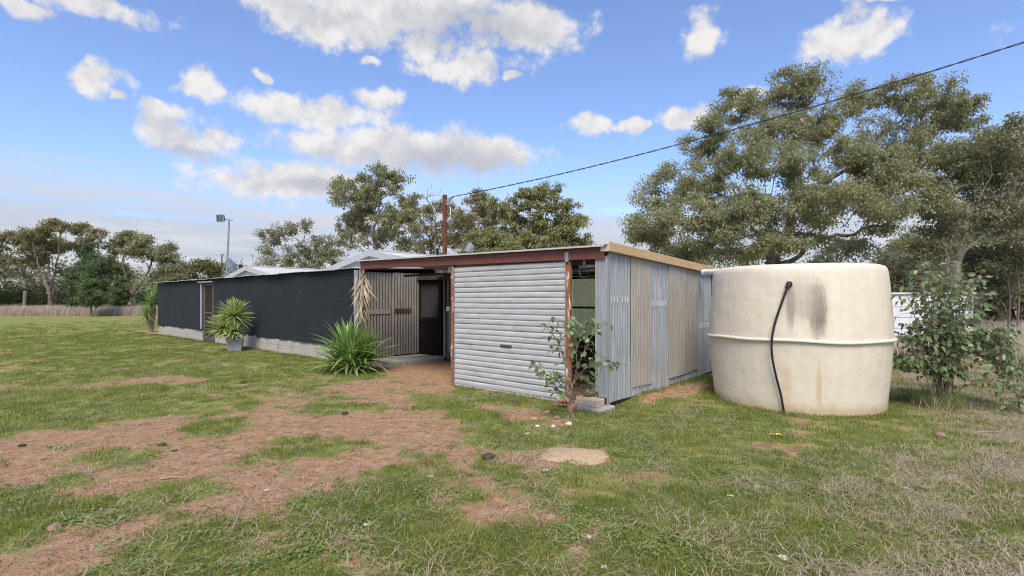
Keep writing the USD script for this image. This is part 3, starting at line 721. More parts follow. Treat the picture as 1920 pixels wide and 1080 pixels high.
def cloth(a, b, z0, z1, n, seed):
    nx, nz = n, 26
    x = np.linspace(a, b, nx); t = np.linspace(0, 1, nz)
    Xg, T = np.meshgrid(x, t)
    q = np.stack([Xg * 1.6, T * 0.5, Xg * 0 + seed], -1)
    rip = (meshkit.fbm(q * np.array([2.2, 1, 1]), 3, seed) - 0.5)
    Y = 0.475 - 0.05 * (meshkit.fbm(q * 0.5, 2, seed + 4) - 0.5) - 0.10 * rip * (1 - T) ** 3 - 0.012 * np.sin(Xg * 2.6)
    Z = z0 + (z1(Xg) - z0) * T + 0.02 * (meshkit.fbm(q, 2, seed + 8) - 0.5) * (1 - T)
    v = np.stack([Xg, Y, Z], -1).reshape(-1, 3)
    i = np.arange(nz - 1)[:, None] * nx; j = np.arange(nx - 1)[None]
    f = np.stack([i + j, i + j + 1, i + nx + j + 1, i + nx + j], -1).reshape(-1, 4)
    return v, f


zt = lambda x: 2.205 + 0.02 * (x - X1) / (X0 - X1) * -1 + 0 * x
part('shade_cloth', cloth(X0 + 0.02, XD0 - 0.02, 0.405, zt, 90, 1), M['shade_cloth'], ver, smooth=True)
part('shade_cloth', cloth(XD1 + 0.02, X1 - 0.02, 0.385, zt, 150, 2), M['shade_cloth'], ver, smooth=True)
for x in (X0 + 0.03, XD0 - 0.02, X1 - 0.02):
    part('post', cbox(x - 0.035, x + 0.035, 0.53, 0.60, 0.0, 2.18), M['galv_blue'], ver)
part('downpipe', tube([(XD0 + 0.05, 0.44, 0.45), (XD0 + 0.05, 0.44, 2.14)], 0.04, 10), M['galv_blue'], ver, smooth=40)
dr = part('screen_door', join(cbox(XD0 + 0.12, XD0 + 0.26, 0.47, 0.52, 0.0, 2.12), cbox(XD1 - 0.12, XD1 - 0.02, 0.47, 0.52, 0.0, 2.12), box(XD0 + 0.26, XD1 - 0.12, 0.48, 0.515, 2.0, 2.12), box(XD0 + 0.26, XD1 - 0.12, 0.48, 0.515, 0.05, 0.2), box(XD0 + 0.26, XD1 - 0.12, 0.48, 0.515, 1.0, 1.06)), M['brown_frame'], ver, label='narrow brown screen door with wire mesh')
ml = []
wd = XD1 - XD0 - 0.38
for k in np.arange(-1.9, wd, 0.07):
    for s in (1, -1):
        a0 = np.array([k if s > 0 else wd - k, 0.0]); d = np.array([s * 1.8, 1.8])
        t0, t1 = (0 - a0[0]) / d[0], (wd - a0[0]) / d[0]
        lo, hi = max(min(t0, t1), 0), min(max(t0, t1), 1)
        if hi > lo:
            p0, p1 = a0 + d * lo, a0 + d * hi
            ml.append(tube([(XD0 + 0.26 + p0[0], 0.50 + 0.004 * s, 0.2 + p0[1]), (XD0 + 0.26 + p1[0], 0.50 + 0.004 * s, 0.2 + p1[1])], 0.005, 3, caps=False))
part('wire_mesh', join(*ml), M['dark_mesh'], dr)
part('door_hood', cbox(XD0 - 0.12, XD1 + 0.05, 0.36, 0.50, 2.10, 2.15), M['galv_old'], ver)
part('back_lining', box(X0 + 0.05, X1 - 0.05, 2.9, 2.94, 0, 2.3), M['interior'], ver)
part('end_lining', box(X0 + 0.02, X0 + 0.05, 0.64, 2.9, 0, 2.25), M['galv_dull'], ver)
n = 20
for k in range(n):
    w = (X1 + 0.1 - X0 + 0.1) / n
    x0 = X0 - 0.1 + k * w
    v, f = corrugated(w + 0.04, 2.7, rows=2, amp=0.009)
    part('roof_sheet', (np.stack([v[:, 0] + x0, v[:, 2] + 0.36, 2.225 + 0.045 * v[:, 2] - v[:, 1] + 0.002 * (k % 2) + 0.008 * math.sin(k * 1.7)], 1), f), M['roof'], ver, smooth=True)

# ------------------------------------------------------------------ house behind: two gables
def gable(x, half, apex, name_label):
    h = thing('house', name_label, 'house', W(x, 3.0), RZ)
    e = apex - math.tan(math.radians(10.0)) * half
    L = 8.5
    tri = shapely.Polygon([(-half, 0), (half, 0), (half, e), (0, apex - 0.02), (-half, e)])
    g = trimesh.creation.extrude_polygon(tri, 0.08)
    gv = np.array(g.vertices)
    wall = part('gable_wall', (np.stack([gv[:, 0], 0.08 - gv[:, 2], gv[:, 1]], 1), np.array(g.faces)[:, ::-1][:, ::-1]), M['cladding'], h)
    for k in np.arange(-half + 0.1, half, 0.2):
        zt_ = apex - abs(k) * math.tan(math.radians(10)) - 0.12
        part('cladding_strip', box(k - 0.012, k + 0.012, -0.014, -0.001, 2.1, zt_), M['cladding'], wall)
    part('side_wall', box(-half, -half + 0.08, 0.085, L, 0, e - 0.03), M['cladding'], h)
    part('side_wall', box(half - 0.08, half, 0.085, L, 0, e - 0.03), M['cladding'], h)
    part('rear_wall', box(-half + 0.082, half - 0.082, L - 0.08, L, 0, e - 0.02), M['cladding'], h)
    for s in (-1, 1):
        rf = []
        v, f = corrugated(L + 0.3, half + 0.15, rows=1, amp=0.009)
        dz = math.tan(math.radians(10.0))
        part('roof_slope', (np.stack([s * v[:, 2], v[:, 0] - 0.12, apex + 0.03 - v[:, 2] * dz - v[:, 1]], 1), f if s < 0 else f[:, ::-1]), M['roof'], h, smooth=True)
        bb = box(0, (half + 0.16), -0.16, -0.125, -0.15, 0.035)
        bvv = np.array(bb[0]); bvv[:, 2] += apex - bvv[:, 0] * dz; bvv[:, 0] *= s
        part('barge_board', (bvv, bb[1] if s > 0 else bb[1][:, ::-1]), M['barge'], h)
    part('ridge_cap', join(move(box(-0.18, 0, -0.13, L + 0.15, -0.012, 0.0), (0, 0, apex + 0.06), ry=-math.radians(10)), move(box(0, 0.18, -0.13, L + 0.15, -0.012, 0.0), (0, 0, apex + 0.06), ry=math.radians(10))), M['roof'], h)
    return h


gable(-18.6, 3.1, 2.90, 'far low gabled house roof behind the black shade cloth')
gable(-9.4, 2.95, 2.99, 'near pale grey gabled house roof rising behind the left end of the red beam')

# ------------------------------------------------------------------ water tank
tc = np.array([4.256, 7.703])
ta = math.atan2(tc[0], tc[1])
tank = thing('water_tank', 'cream plastic rainwater tank with moulded rib and dark mould streaks', 'water tank', (tc[0], tc[1], 0), -ta)
prof = [(0.0, -0.05), (1.10, -0.05), (1.128, 0.0), (1.138, 0.15), (1.165, 0.45), (1.188, 0.75), (1.200, 0.945), (1.200, 0.955)]
pr = np.array(prof + [(1.203, 0.985), (1.197, 1.1), (1.188, 1.3), (1.172, 1.55), (1.152, 1.80), (1.143, 1.88), (1.132, 1.925), (1.108, 1.960), (1.06, 1.980), (0.9, 1.985), (0.45, 1.992), (0.2, 1.995), (0.0, 1.995)])
tv, tf = lathe(pr, 128)
dn = meshkit.fbm(np.stack([tv[:, 0] * 1.3, tv[:, 1] * 1.3, tv[:, 2] * 1.3], -1), 2, 8) - 0.5
rr = np.hypot(tv[:, 0], tv[:, 1]); k = np.where(rr > 0.01, 1 + 0.016 * dn, 1)
tv[:, 0] *= k; tv[:, 1] *= k
part('body', (tv, tf), M['tank'], tank, smooth=50)
rb = np.array([(1.180, 0.938), (1.230, 0.942), (1.237, 0.950), (1.237, 0.964), (1.230, 0.972), (1.180, 0.992)])
rv, rf_ = lathe(rb, 128)
wob = 0.006 * np.sin(np.arctan2(rv[:, 1], rv[:, 0]) * 7) + 0.008 * np.sin(np.arctan2(rv[:, 1], rv[:, 0]) * 3 + 1)
rv[:, 2] += wob
part('rib', (rv, rf_), M['tank'], tank, smooth=50)
part('manhole_lid', lathe([(0.0, 2.02), (0.19, 2.018), (0.21, 2.01), (0.215, 1.985)], 32), M['tank'], tank, smooth=40)


def on_tank(u, v, off=0.0):
    """A point of the tank's wall seen at a pixel, in the tank's own frame."""
    k, m = (u - 960) / F_PX, (HZ - v) / F_PX
    d = np.array([k, 1.0, m])
    R = 1.16 + off
    for _ in range(8):
        a = d[0] ** 2 + d[1] ** 2; b = -2 * (d[0] * tc[0] + d[1] * tc[1]); c = tc @ tc - R * R
        t = (-b - math.sqrt(max(b * b - 4 * a * c, 0))) / (2 * a)
        z = CAM_H + t * m
        R = np.interp(z, pr[2:-4, 1], pr[2:-4, 0]) + off
    p = d[:2] * t - tc
    c, s = math.cos(ta), math.sin(ta)
    return np.array([p[0] * c - p[1] * s, p[0] * s + p[1] * c, z])


fit = on_tank(1480, 533)
nrm = np.array([fit[0], fit[1], 0]); nrm /= np.linalg.norm(nrm)
part('outlet', join(tube([fit - nrm * 0.02, fit + nrm * 0.045], [0.032, 0.030], 12), tube([fit + nrm * 0.02, fit + nrm * 0.03], 0.042, 6), tube([fit + nrm * 0.045, fit + nrm * 0.06 + np.array([-0.012, 0, -0.02]), fit + nrm * 0.06 + np.array([-0.03, 0, -0.06])], [0.028, 0.027, 0.024], 10)), M['black'], tank, smooth=40)
hp = [fit + nrm * 0.05] + [on_tank(u, v, 0.035 + e) for u, v, e in [(1473, 548, 0.03), (1462, 578, 0.03), (1452, 610, 0.03), (1447, 640, 0.045), (1448, 670, 0.04), (1455, 705, 0.02), (1464, 740, 0.015)]] + [on_tank(1471, 768, 0.03)]
hp[-1][2] = -0.02
hp = np.array(hp)


def spline(P, n):
    P = np.asarray(P, float)
    Q = np.vstack([2 * P[0] - P[1], P, 2 * P[-1] - P[-2]])
    out = []
    for i in range(len(P) - 1):
        t = np.linspace(0, 1, n, endpoint=False)[:, None]
        a, b, c, d = Q[i:i + 4]
        out.append(0.5 * (2 * b + (c - a) * t + (2 * a - 5 * b + 4 * c - d) * t ** 2 + (3 * b - a - 3 * c + d) * t ** 3))
    return np.vstack(out + [P[-1:]])


part('hose', tube(spline(hp, 6), 0.0145, 10), M['black'], tank, smooth=True, label='black hose running from the outlet down into the grass')
# white inlet pipe from the shed roof
pp = thing('inlet_pipe', 'short white plastic pipe between shed roof corner and tank', 'pipe', (0, 0, 0))
a_, b_ = at(1320, 511, 9.3), at(1352, 509, 8.6)
part('pipe_run', tube([a_, b_], 0.052, 14), M['white_pvc'], pp, smooth=40)
part('collar', tube([a_, a_ + (b_ - a_) * 0.10], 0.062, 14), M['white_pvc'], pp, smooth=40)

# ------------------------------------------------------------------ power pole, cable, lights
pb = at(834, 520, 13.3)
pole = thing('power_pole', 'rusty square steel service pole standing behind the shed roof', 'pole', (pb[0], pb[1], 0), RZ)
part('shaft', cbox(-0.046, 0.046, -0.046, 0.046, 0.0, 4.22, 0.008), M['rust_pole'], pole)
part('bracket', join(cbox(0.048, 0.17, -0.02, 0.02, 4.02, 4.09, 0.003), cbox(0.13, 0.19, -0.035, 0.035, 3.93, 4.03, 0.004)), M['grey_metal'], pole)
part('insulator', join(tube([(0.2, 0, 4.10), (0.30, 0, 4.12)], 0.03, 8), tube([(0.17, 0, 3.55), (0.25, 0, 3.50)], 0.09, 10), tube([(0.05, 0, 4.0), (0.2, 0.02, 3.85), (0.22, 0, 3.6)], 0.012, 5)), M['grey_metal'], pole, smooth=40)
c0 = at(848, 369, 13.1); c1 = at(1920, 48, 7.2); dirv = c1 - c0
end = c0 + dirv * 1.9
ts = np.linspace(0, 1, 60)[:, None]
cp = c0 + (end - c0) * ts
cp[:, 2] += -0.62 * (4 * ts[:, 0] * (1 - ts[:, 0])) + 0.62 * (4 * (1 / 1.9) * (1 - 1 / 1.9)) * ts[:, 0] * 1.9 * 0.62
cab = thing('power_cable', 'black twisted overhead cable sagging from the rusty pole across the sky', 'cable', c0)
b = MB()
for s in (0, math.pi):
    tt = np.linspace(0, 1, 700)
    cx = np.stack([np.interp(tt, ts[:, 0], cp[:, i]) for i in range(3)], 1) - c0
    w = tt * 240 + s
    cx = cx + 0.009 * np.stack([np.sin(w) * 0.6, np.sin(w) * 0.7, np.cos(w)], 1)
    b.add(*tube(cx, 0.0068, 5))
part('twisted_wire', b.mesh(), M['tin'], cab, smooth=True)


def flood(parent, s=1.0, tilt=0.0, yaw=0.0, loc=(0, 0, 0)):
    """A rectangular floodlight facing -y."""
    fn = lambda m: move(move(m, rx=tilt), loc, rz=yaw)
    w, h, d = 0.19 * s, 0.17 * s, 0.18 * s
    hv = []
    for y, k in ((-d / 2, 1.0), (d * 0.15, 0.92), (d / 2, 0.6)):
        hv += [(-w * k, y, -h * k), (w * k, y, -h * k), (w * k, y, h * k), (-w * k, y, h * k)]
    hf = [(i, i + 1, i + 5, i + 4) for i in (0, 1, 2, 4, 5, 6)] + [(3, 0, 4, 7), (7, 4, 8, 11), (8, 9, 10, 11)]
    hs = part('housing', fn((np.array(hv), np.array(hf))), M['grey_metal'], parent)
    e = 0.022 * s
    part('rim', fn(join(box(-w - e, w + e, -d / 2 - 0.02 * s, -d / 2, h - e, h + e), box(-w - e, w + e, -d / 2 - 0.02 * s, -d / 2, -h - e, -h + e), box(-w - e, -w + e, -d / 2 - 0.02 * s, -d / 2, -h + e, h - e), box(w - e, w + e, -d / 2 - 0.02 * s, -d / 2, -h + e, h - e))), M['grey_metal'], hs)
    part('reflector', fn(box(-w * 0.93, w * 0.93, -d * 0.43, -d * 0.41, -h * 0.93, h * 0.93)), M['white_metal'], hs)
    part('glass', fn(box(-w + e, w - e, -d / 2 - 0.008 * s, -d / 2 - 0.004 * s, -h + e, h - e)), M['glass'], hs)


mp_ = at(425, 520, 26.0)
mast = thing('light_mast', 'tall thin floodlight mast with bracing struts behind the veranda', 'light mast', (mp_[0], mp_[1], 0))
topz = CAM_H + (HZ - 410) / F_PX * 26
part('mast', tube([(-0.16, 0, 0), (0.0, 0, 2.7), (0.13, 0, topz + 0.02)], [0.055, 0.05, 0.045], 10), M['grey_metal'], mast, smooth=40)
for dx, dy in ((-0.55, 0.2), (0.62, 0.1), (0.1, 0.6)):
    part('strut', tube([(dx * 1.5, dy * 1.5, 1.4), (0.03, 0, 3.65)], 0.035, 6), M['grey_metal'], mast)
part('cross_arm', tube([(-0.15, -0.02, topz), (0.28, 0, topz - 0.06)], 0.04, 8), M['grey_metal'], mast)
flood(mast, 1.0, 0.1, -0.15, (-0.22, -0.08, topz + 0.0))
sp_ = at(882, 466, 10.1)
sl = thing('floodlight', 'small grey floodlight mounted on top of the shed roof', 'floodlight', sp_, RZ)
flood(sl, 0.55, -0.5, -1.0, (0, 0, 0.01))
part('bracket', join(tube([(0, 0, -0.24), (0, 0, -0.05)], 0.016, 6), tube([(-0.08, 0, -0.22), (0.08, 0, -0.22)], 0.014, 6)), M['grey_metal'], sl)
ap = at(416, 520, 24.5)
ant = thing('antenna', 'short rusty antenna pole with a small crossbar beside the light mast', 'antenna', (ap[0], ap[1], 0))
az_ = CAM_H + (HZ - 478) / F_PX * 24.5
part('mast', tube([(0, 0, 0), (0, 0, az_)], 0.03, 8), M['rust_pole'], ant)
part('crossbar', join(tube([(-0.28, 0, az_ + 0.06), (0.05, 0, az_ - 0.01)], 0.025, 6), cbox(-0.05, 0.06, -0.05, 0.05, az_ - 0.03, az_ + 0.05)), M['grey_metal'], ant)
dp = at(436, 500, 24.2)
dish = thing('satellite_dish', 'grey satellite dish seen edge on beside the light mast', 'satellite dish', (dp[0], dp[1], 0))
dv, df = lathe([(0.0, 0.13), (0.16, 0.115), (0.3, 0.07), (0.42, 0.0), (0.43, -0.008), (0.3, 0.055), (0.16, 0.1), (0.0, 0.115)], 24)
part('reflector', move(move((dv, df), ry=math.radians(72)), (0, 0, dp[2]), rz=0.1), M['grey_metal'], dish, smooth=40)
part('feed_arm', tube([(0.05, 0, dp[2] - 0.35), (0.35, 0, dp[2] - 0.1), (0.4, 0, dp[2])], 0.025, 6), M['grey_metal'], dish)
part('receiver', cbox(0.30, 0.45, -0.05, 0.05, dp[2] - 0.08, dp[2] + 0.1), M['black'], dish)
part('pole', tube([(0.1, 0, 0), (0.1, 0, dp[2] - 0.1)], 0.03, 8), M['grey_metal'], dish)

# ------------------------------------------------------------------ white cabinet behind the tank, rubble, bricks and small things
cb = ground_at(1752, 668)
wb = thing('white_cabinet', 'white ribbed metal cabinet standing behind the leafy sapling', 'cabinet', (cb[0] , cb[1] + 0.4, 0), -0.15)
part('body', cbox(-1.02, 1.02, -0.35, 0.35, 0.12, 1.64, 0.02), M['white_metal'], wb)
for k in range(5):
    part('panel', cbox(-0.99, 0.99, -0.368, -0.352, 0.17 + 0.285 * k, 0.17 + 0.285 * k + 0.262, 0.006), M['white_metal'], wb)
for x in (-0.9, 0.9):
    part('leg', cbox(x - 0.05, x + 0.05, -0.3, 0.3, 0.0, 0.12), M['grey_metal'], wb)
part('top', cbox(-1.06, 1.06, -0.40, 0.38, 1.642, 1.69, 0.01), M['white_metal'], wb)


def rock(size, seed, flat=0.7, sub=2):
    m = trimesh.creation.icosphere(sub, 1.0)
    v = np.array(m.vertices)
    n = meshkit.fbm(v * 1.1 + seed * 3.7, 3, seed) - 0.5
    v = v * (1 + 0.9 * n)[:, None]
    v[:, 2] *= flat
    rr_ = np.random.default_rng(seed)
    v[:, 0] *= rr_.uniform(0.8, 1.25); v[:, 1] *= rr_.uniform(0.75, 1.1)
    return v * size, np.array(m.faces)


def small(name, label, cat, u, v, mesh, m, dz=0.0, group=None, rz=0.0, smooth=False):
    p = ground_at(u, v)
    z = float(height(p[0:1], p[1:2])[0])
    path = numbered('/World', name)
    g = usdkit.mesh(stage, path, mesh, M[m], smooth=smooth)
    g.AddTranslateOp().Set(Gf.Vec3d(p[0], p[1], z + dz)); g.AddRotateZOp().Set(math.degrees(rz))
    return tag(g, label, cat, group)


# blocks under the corner of the shed
pad = W(0.42, -0.10)
g = usdkit.mesh(stage, numbered('/World', 'concrete_pad'), cbox(-0.30, 0.28, -0.16, 0.2, -0.03, 0.055, 0.02, 0.012, np.random.default_rng(2)), M['concrete'])
g.AddTranslateOp().Set(Gf.Vec3d(*map(float, pad))); g.AddRotateZOp().Set(math.degrees(RZ) - 3)
tag(g, 'rough grey concrete footing slab under the pale corner block', 'footing')
g = usdkit.mesh(stage, numbered('/World', 'corner_block'), cbox(-0.21, 0.17, -0.10, 0.10, 0.0, 0.10, 0.012, 0.005, np.random.default_rng(3)), M['sandstone'])
g.AddTranslateOp().Set(Gf.Vec3d(pad[0], pad[1], 0.055)); g.AddRotateZOp().Set(math.degrees(RZ))
tag(g, 'pale flat block supporting the front corner of the shed', 'block')
q = W(0.36, -0.03)
g = usdkit.mesh(stage, numbered('/World', 'rock'), rock(0.075, 4, 0.8), M['brown_stone'], smooth=True)
g.AddTranslateOp().Set(Gf.Vec3d(q[0], q[1], 0.21))
tag(g, 'brown round stone sitting on the pale corner block', 'stone')


def holed_brick():
    o = shapely.box(-0.115, -0.038, 0.115, 0.038)
    for x in (-0.07, -0.023, 0.023, 0.07):
        o = o.difference(shapely.box(x - 0.013, -0.02, x + 0.013, 0.02))
    m = trimesh.creation.extrude_polygon(o, 0.11)
    return np.array(m.vertices), np.array(m.faces)


hb = holed_brick()
small('brick', 'orange clay brick with core holes lying at the foot of the right rusty post', 'brick', 1056, 766, move(move(hb, rx=math.radians(-75)), (0, 0.05, 0.05)), 'brick', 0.02, rz=-0.5)
small('brick', 'orange half brick stuck in the soil right of the rusty post', 'brick', 1072, 770, move(cbox(-0.05, 0.05, -0.04, 0.04, 0, 0.1, 0.01, 0.008, np.random.default_rng(8)), rx=0.3), 'brick', 0.0, rz=0.6)
r = np.random.default_rng(19)
ST = [(1066, 797, 0.05, 'pale stone nearest the sapling stem', 'stone'), (1045, 786, 0.05, 'brown stone left of the sapling stem', 'brown_stone'), (1037, 800, 0.03, 'small pale pebble in front of the roller door corner', 'paper'), (1026, 775, 0.045, 'flat reddish brick chip in front of the roller door', 'brick'), (1002, 788, 0.045, 'orange brick chip lying left of the other rubble', 'brick'), (1008, 800, 0.03, 'whitish pebble below the orange brick chip', 'paper'),
      (989, 814, 0.035, 'lone cream stone on bare soil before the roller door', 'sandstone'), (1053, 800, 0.045, 'grey brown stone in the rubble beside the pale stone', 'brown_stone'), (966, 756, 0.05, 'brown clod lying at the foot of the roller door', 'dung'), (646, 777, 0.045, 'dark dung clod on the soil track toward the carport', 'dung'), (915, 858, 0.06, 'brown weathered dung lump beside the bare soil edge', 'dung'), (455, 718, 0.05, 'dark clod on the green lawn before the veranda', 'dung'),
      (305, 834, 0.04, 'dark clod in the middle of the bare soil track', 'dung'), (328, 845, 0.025, 'smaller dark clod just right of the middle track clod', 'dung'), (42, 836, 0.035, 'dark clod at the left edge of the soil track', 'dung'), (103, 993, 0.045, 'brown stone half buried near the lower left corner', 'brown_stone'), (1763, 816, 0.055, 'brown stone in the grass below the big sapling', 'brown_stone')]
for i, (u, v, s, lab, m) in enumerate(ST):
    small('rock' if m != 'dung' else 'clod', lab, 'stone' if m != 'dung' else 'clod', u, v, rock(s, 30 + i, 0.6), m, s * 0.25, rz=i, smooth=(m != 'brick'))


def crumple(s, seed):
    x, y = np.meshgrid(np.linspace(-1, 1, 7), np.linspace(-1, 1, 6))
    q = np.stack([x * 1.7, y * 1.7, x * 0 + seed], -1)
    z = 0.55 * meshkit.fbm(q * 1.3, 3, seed)
    xx_ = x * (0.8 + 0.5 * meshkit.noise(q, seed + 1)); yy_ = y * (0.5 + 0.5 * meshkit.noise(q, seed + 2))
    v = np.stack([xx_, yy_, z], -1).reshape(-1, 3) * s
    i = np.arange(5)[:, None] * 7; j = np.arange(6)[None]
    return v, np.stack([i + j, i + j + 1, i + 8 + j, i + 7 + j], -1).reshape(-1, 4)


small('yellow_rag', 'bright yellow crumpled rag on the grass before the tank', 'rag', 1455, 818, crumple(0.052, 3) , 'yellow', 0.005, smooth=False)
for i, (u, v, s, lab) in enumerate([(690, 986, 0.05, 'cream paper scrap in the near grass below the soil track'), (1105, 1009, 0.035, 'white scrap left of the lower bare patch'), (1370, 928, 0.035, 'white scrap in the grass right of centre'), (1422, 912, 0.04, 'grey white scrap in the straw right of centre'), (1468, 1044, 0.05, 'pale grey scrap near the lower right edge'), (1133, 1068, 0.03, 'white chip at the very bottom of the picture'), (1700, 915, 0.03, 'white chip among the dry straw at the right'), (805, 897, 0.04, 'white scrap at the edge of the soil above the near grass'), (1023, 884, 0.05, 'white shredded scrap beside the sandy patch'), (1207, 805, 0.03, 'white chip between shed corner and tank'), (500, 922, 0.03, 'white chip at the tip of the lower soil strip'), (636, 710, 0.03, 'white chip near the green edge before the big yucca')]):
    small('paper_scrap', lab, 'litter', u, v, crumple(s * 0.62, 40 + i), 'paper', 0.004, rz=i * 1.3)
for i, (u, v, L, rz, lab) in enumerate([(435, 1000, 0.55, 0.9, 'bare upright twig in the near grass left of centre'), (1120, 774, 0.16, -0.5, 'short pale stick beside the shed corner'), (1380, 872, 0.2, 0.1, 'dark stick lying in the grass before the tank'), (300, 900, 0.2, 0.2, 'pale stick lying on the bare soil'), (1830, 810, 0.5, -0.2, 'long grey stick in the grass below the big sapling')]):
    tw = np.array([(0, 0, 0), (L * 0.4, 0.02, 0.01), (L, -0.01, 0.0)]) if i else np.array([(0, 0, 0), (0.06, 0.02, 0.1), (0.14, 0, 0.24)])
    small('twig', lab, 'twig', u, v, tube(tw, [0.008, 0.006, 0.003], 5), 'stem' if i in (0, 2) else 'litter_straw', 0.012, rz=rz)
# sandy heap
p = ground_at(1075, 853)
hx, hy = np.meshgrid(np.linspace(-1, 1, 25), np.linspace(-1, 1, 17))
rr_ = np.clip(1 - (hx ** 2 + hy ** 2) * (0.6 + 1.3 * meshkit.fbm(np.stack([hx * 2.6, hy * 2.6, hx * 0], -1), 4, 2)), -0.5, 1)
hv = np.stack([hx * 0.36, hy * 0.30, 0.035 * rr_ + 0.012 * rr_ * (meshkit.fbm(np.stack([hx * 9, hy * 9, hx * 0], -1), 2, 7) - 0.5)], -1).reshape(-1, 3)
hv[:, :2] += p; hv[:, 2] += height(hv[:, 0], hv[:, 1])
i = np.arange(16)[:, None] * 25; j = np.arange(24)[None]
M['sand'] = mat('sand', (0.36, 0.25, 0.145), (0.47, 0.345, 0.215), 30, 0.95, bump=0.004, bscale=180)
g = part('sand_heap', (hv, np.stack([i + j, i + j + 1, i + 26 + j, i + 25 + j], -1).reshape(-1, 4)), M['sand'], smooth=True)
tag(g, 'low pale patch of spread sand on the ground before the shed', kind='structure')
# timber and tile rubble behind the right sapling
for i, (u, v, L, w, rz, m, lab) in enumerate([(1815, 668, 0.9, 0.16, 0.1, 'brick', 'longest orange board of the rubble behind the big sapling'), (1850, 664, 0.6, 0.2, 0.5, 'brick', 'orange board lying askew on the rubble behind the big sapling'), (1868, 672, 0.5, 0.18, -0.3, 'sandstone', 'pale board at the right end of the rubble'), (1835, 676, 0.5, 0.14, 0.8, 'timber', 'tan timber offcut in front of the rubble'), (1890, 640, 0.8, 0.15, 0.2, 'brick', 'far orange board lying behind the rubble')]):
    small('board', lab, 'board', u, v, cbox(-L / 2, L / 2, -w / 2, w / 2, 0, 0.06, 0.008), m, 0.01 + 0.045 * (i % 3), rz=rz)

# ------------------------------------------------------------------ yuccas
def blade(L, w, arch, fold=0.35, seg=5):
    """A sword leaf from the origin along +x, bending by 'arch' towards -z."""
    t = np.linspace(0, 1, seg + 1)
    a = -arch * t ** 1.6
    dx = np.cos(a); dz = np.sin(a)
    x = np.concatenate([[0], np.cumsum((dx[1:] + dx[:-1]) / 2)]) * L / seg
    z = np.concatenate([[0], np.cumsum((dz[1:] + dz[:-1]) / 2)]) * L / seg
    ww = w * np.minimum(1, 0.55 + 2.2 * t) * np.clip((1 - t) * 2.2, 0, 1) ** 0.8 / 2
    v, f = [], []
    for i in range(seg + 1):
        v += [(x[i], -ww[i], z[i] + fold * ww[i]), (x[i], 0, z[i]), (x[i], ww[i], z[i] + fold * ww[i])]
    for i in range(seg):
        b = 3 * i
        f += [(b, b + 3, b + 4, b + 1), (b + 1, b + 4, b + 5, b + 2)]
    return np.array(v), np.array(f)


def orient(m, az, el, loc, roll=0.0):
    v = np.asarray(m[0])
    c, s = math.cos(roll), math.sin(roll)
    v = np.stack([v[:, 0], v[:, 1] * c - v[:, 2] * s, v[:, 1] * s + v[:, 2] * c], 1)
    return move((move((v, m[1]), ry=-el)[0], m[1]), loc, rz=az)


def rosette(parent, c, n, L, w, r, m, el0=-0.35, el1=1.45, arch=(0.2, 0.8), dead=0):
    for k in range(n):
        t = (k + 0.5) / n
        el = el0 + (el1 - el0) * t ** 0.85 + r.normal(0, 0.07)
        az = k * 2.39996 + r.normal(0, 0.12)
        ll = L * r.uniform(0.78, 1.08) * (0.8 + 0.25 * math.sin(math.pi * min(1, t + 0.15)))
        part('leaf', orient(blade(ll, w * r.uniform(0.8, 1.15), r.uniform(*arch) * (1.25 - t)), az, el, np.asarray(c) + np.array([0, 0, 0.12 * L * t]), r.normal(0, 0.25)), M[m], parent, smooth=True)
    for k in range(dead):
        part('dead_leaf', orient(blade(L * r.uniform(0.6, 0.9), w * 0.8, r.uniform(0.5, 1.1)), r.uniform(0, 6.28), r.uniform(-1.25, -0.45), c, r.normal(0, 0.4)), M['straw'], parent, smooth=True)


r = np.random.default_rng(23)
yp = ground_at(660, 697)
yu = thing('yucca', 'big green yucca clump growing beside the carport opening', 'yucca', (yp[0], yp[1], 0))
for c, L, n in (((-0.08, 0, 0.30), 0.95, 110), ((0.28, 0.12, 0.22), 0.82, 90), ((0.06, -0.15, 0.10), 0.70, 75), ((-0.30, 0.06, 0.12), 0.68, 75)):
    part('stem', tube([(c[0] * 0.4, c[1] * 0.4, -0.03), c], [0.07, 0.05], 8), M['bark_dark'], yu)
    rosette(yu, c, n, L, 0.058, r, 'yucca', -0.28, 1.5, (0.25, 0.9), dead=5)
pp_ = ground_at(441, 658)
pot = thing('plant_pot', 'square grey plastic pot holding the pale yucca by the veranda', 'pot', (pp_[0], pp_[1], 0), 0.35)
po = []
s0, s1, hgt = 0.17, 0.21, 0.40
for z, s in ((0, s0), (hgt, s1), (hgt, s1 - 0.02), (hgt - 0.05, s1 - 0.025)):
    po += [(-s, -s, z), (s, -s, z), (s, s, z), (-s, s, z)]
pf = [(4 * i + j, 4 * i + (j + 1) % 4, 4 * i + 4 + (j + 1) % 4, 4 * i + 4 + j) for i in range(3) for j in range(4)] + [(12, 13, 14, 15), (3, 2, 1, 0)]
part('wall', (np.array(po, float), np.array(pf)), M['pot'], pot)
part('soil', box(-0.2, 0.2, -0.2, 0.2, hgt - 0.06, hgt - 0.045), M['dung'], pot)
yp2 = thing('yucca', 'pale green two headed yucca growing in the square grey pot', 'yucca', (pp_[0], pp_[1], 0.3))
for c, L, n in (((-0.02, 0.0, 0.72), 0.62, 210), ((-0.30, -0.12, 0.36), 0.56, 170), ((0.02, -0.16, 0.26), 0.46, 110)):
    part('stem', tube([(0.0, 0, 0.0), (c[0] * 0.5, 0, c[2] * 0.6), c], [0.06, 0.05, 0.045], 8), M['bark_dark'], yp2)
    rosette(yp2, c, n, L, 0.05, r, 'yucca_pale', -0.8, 1.5, (0.0, 0.22), dead=14)
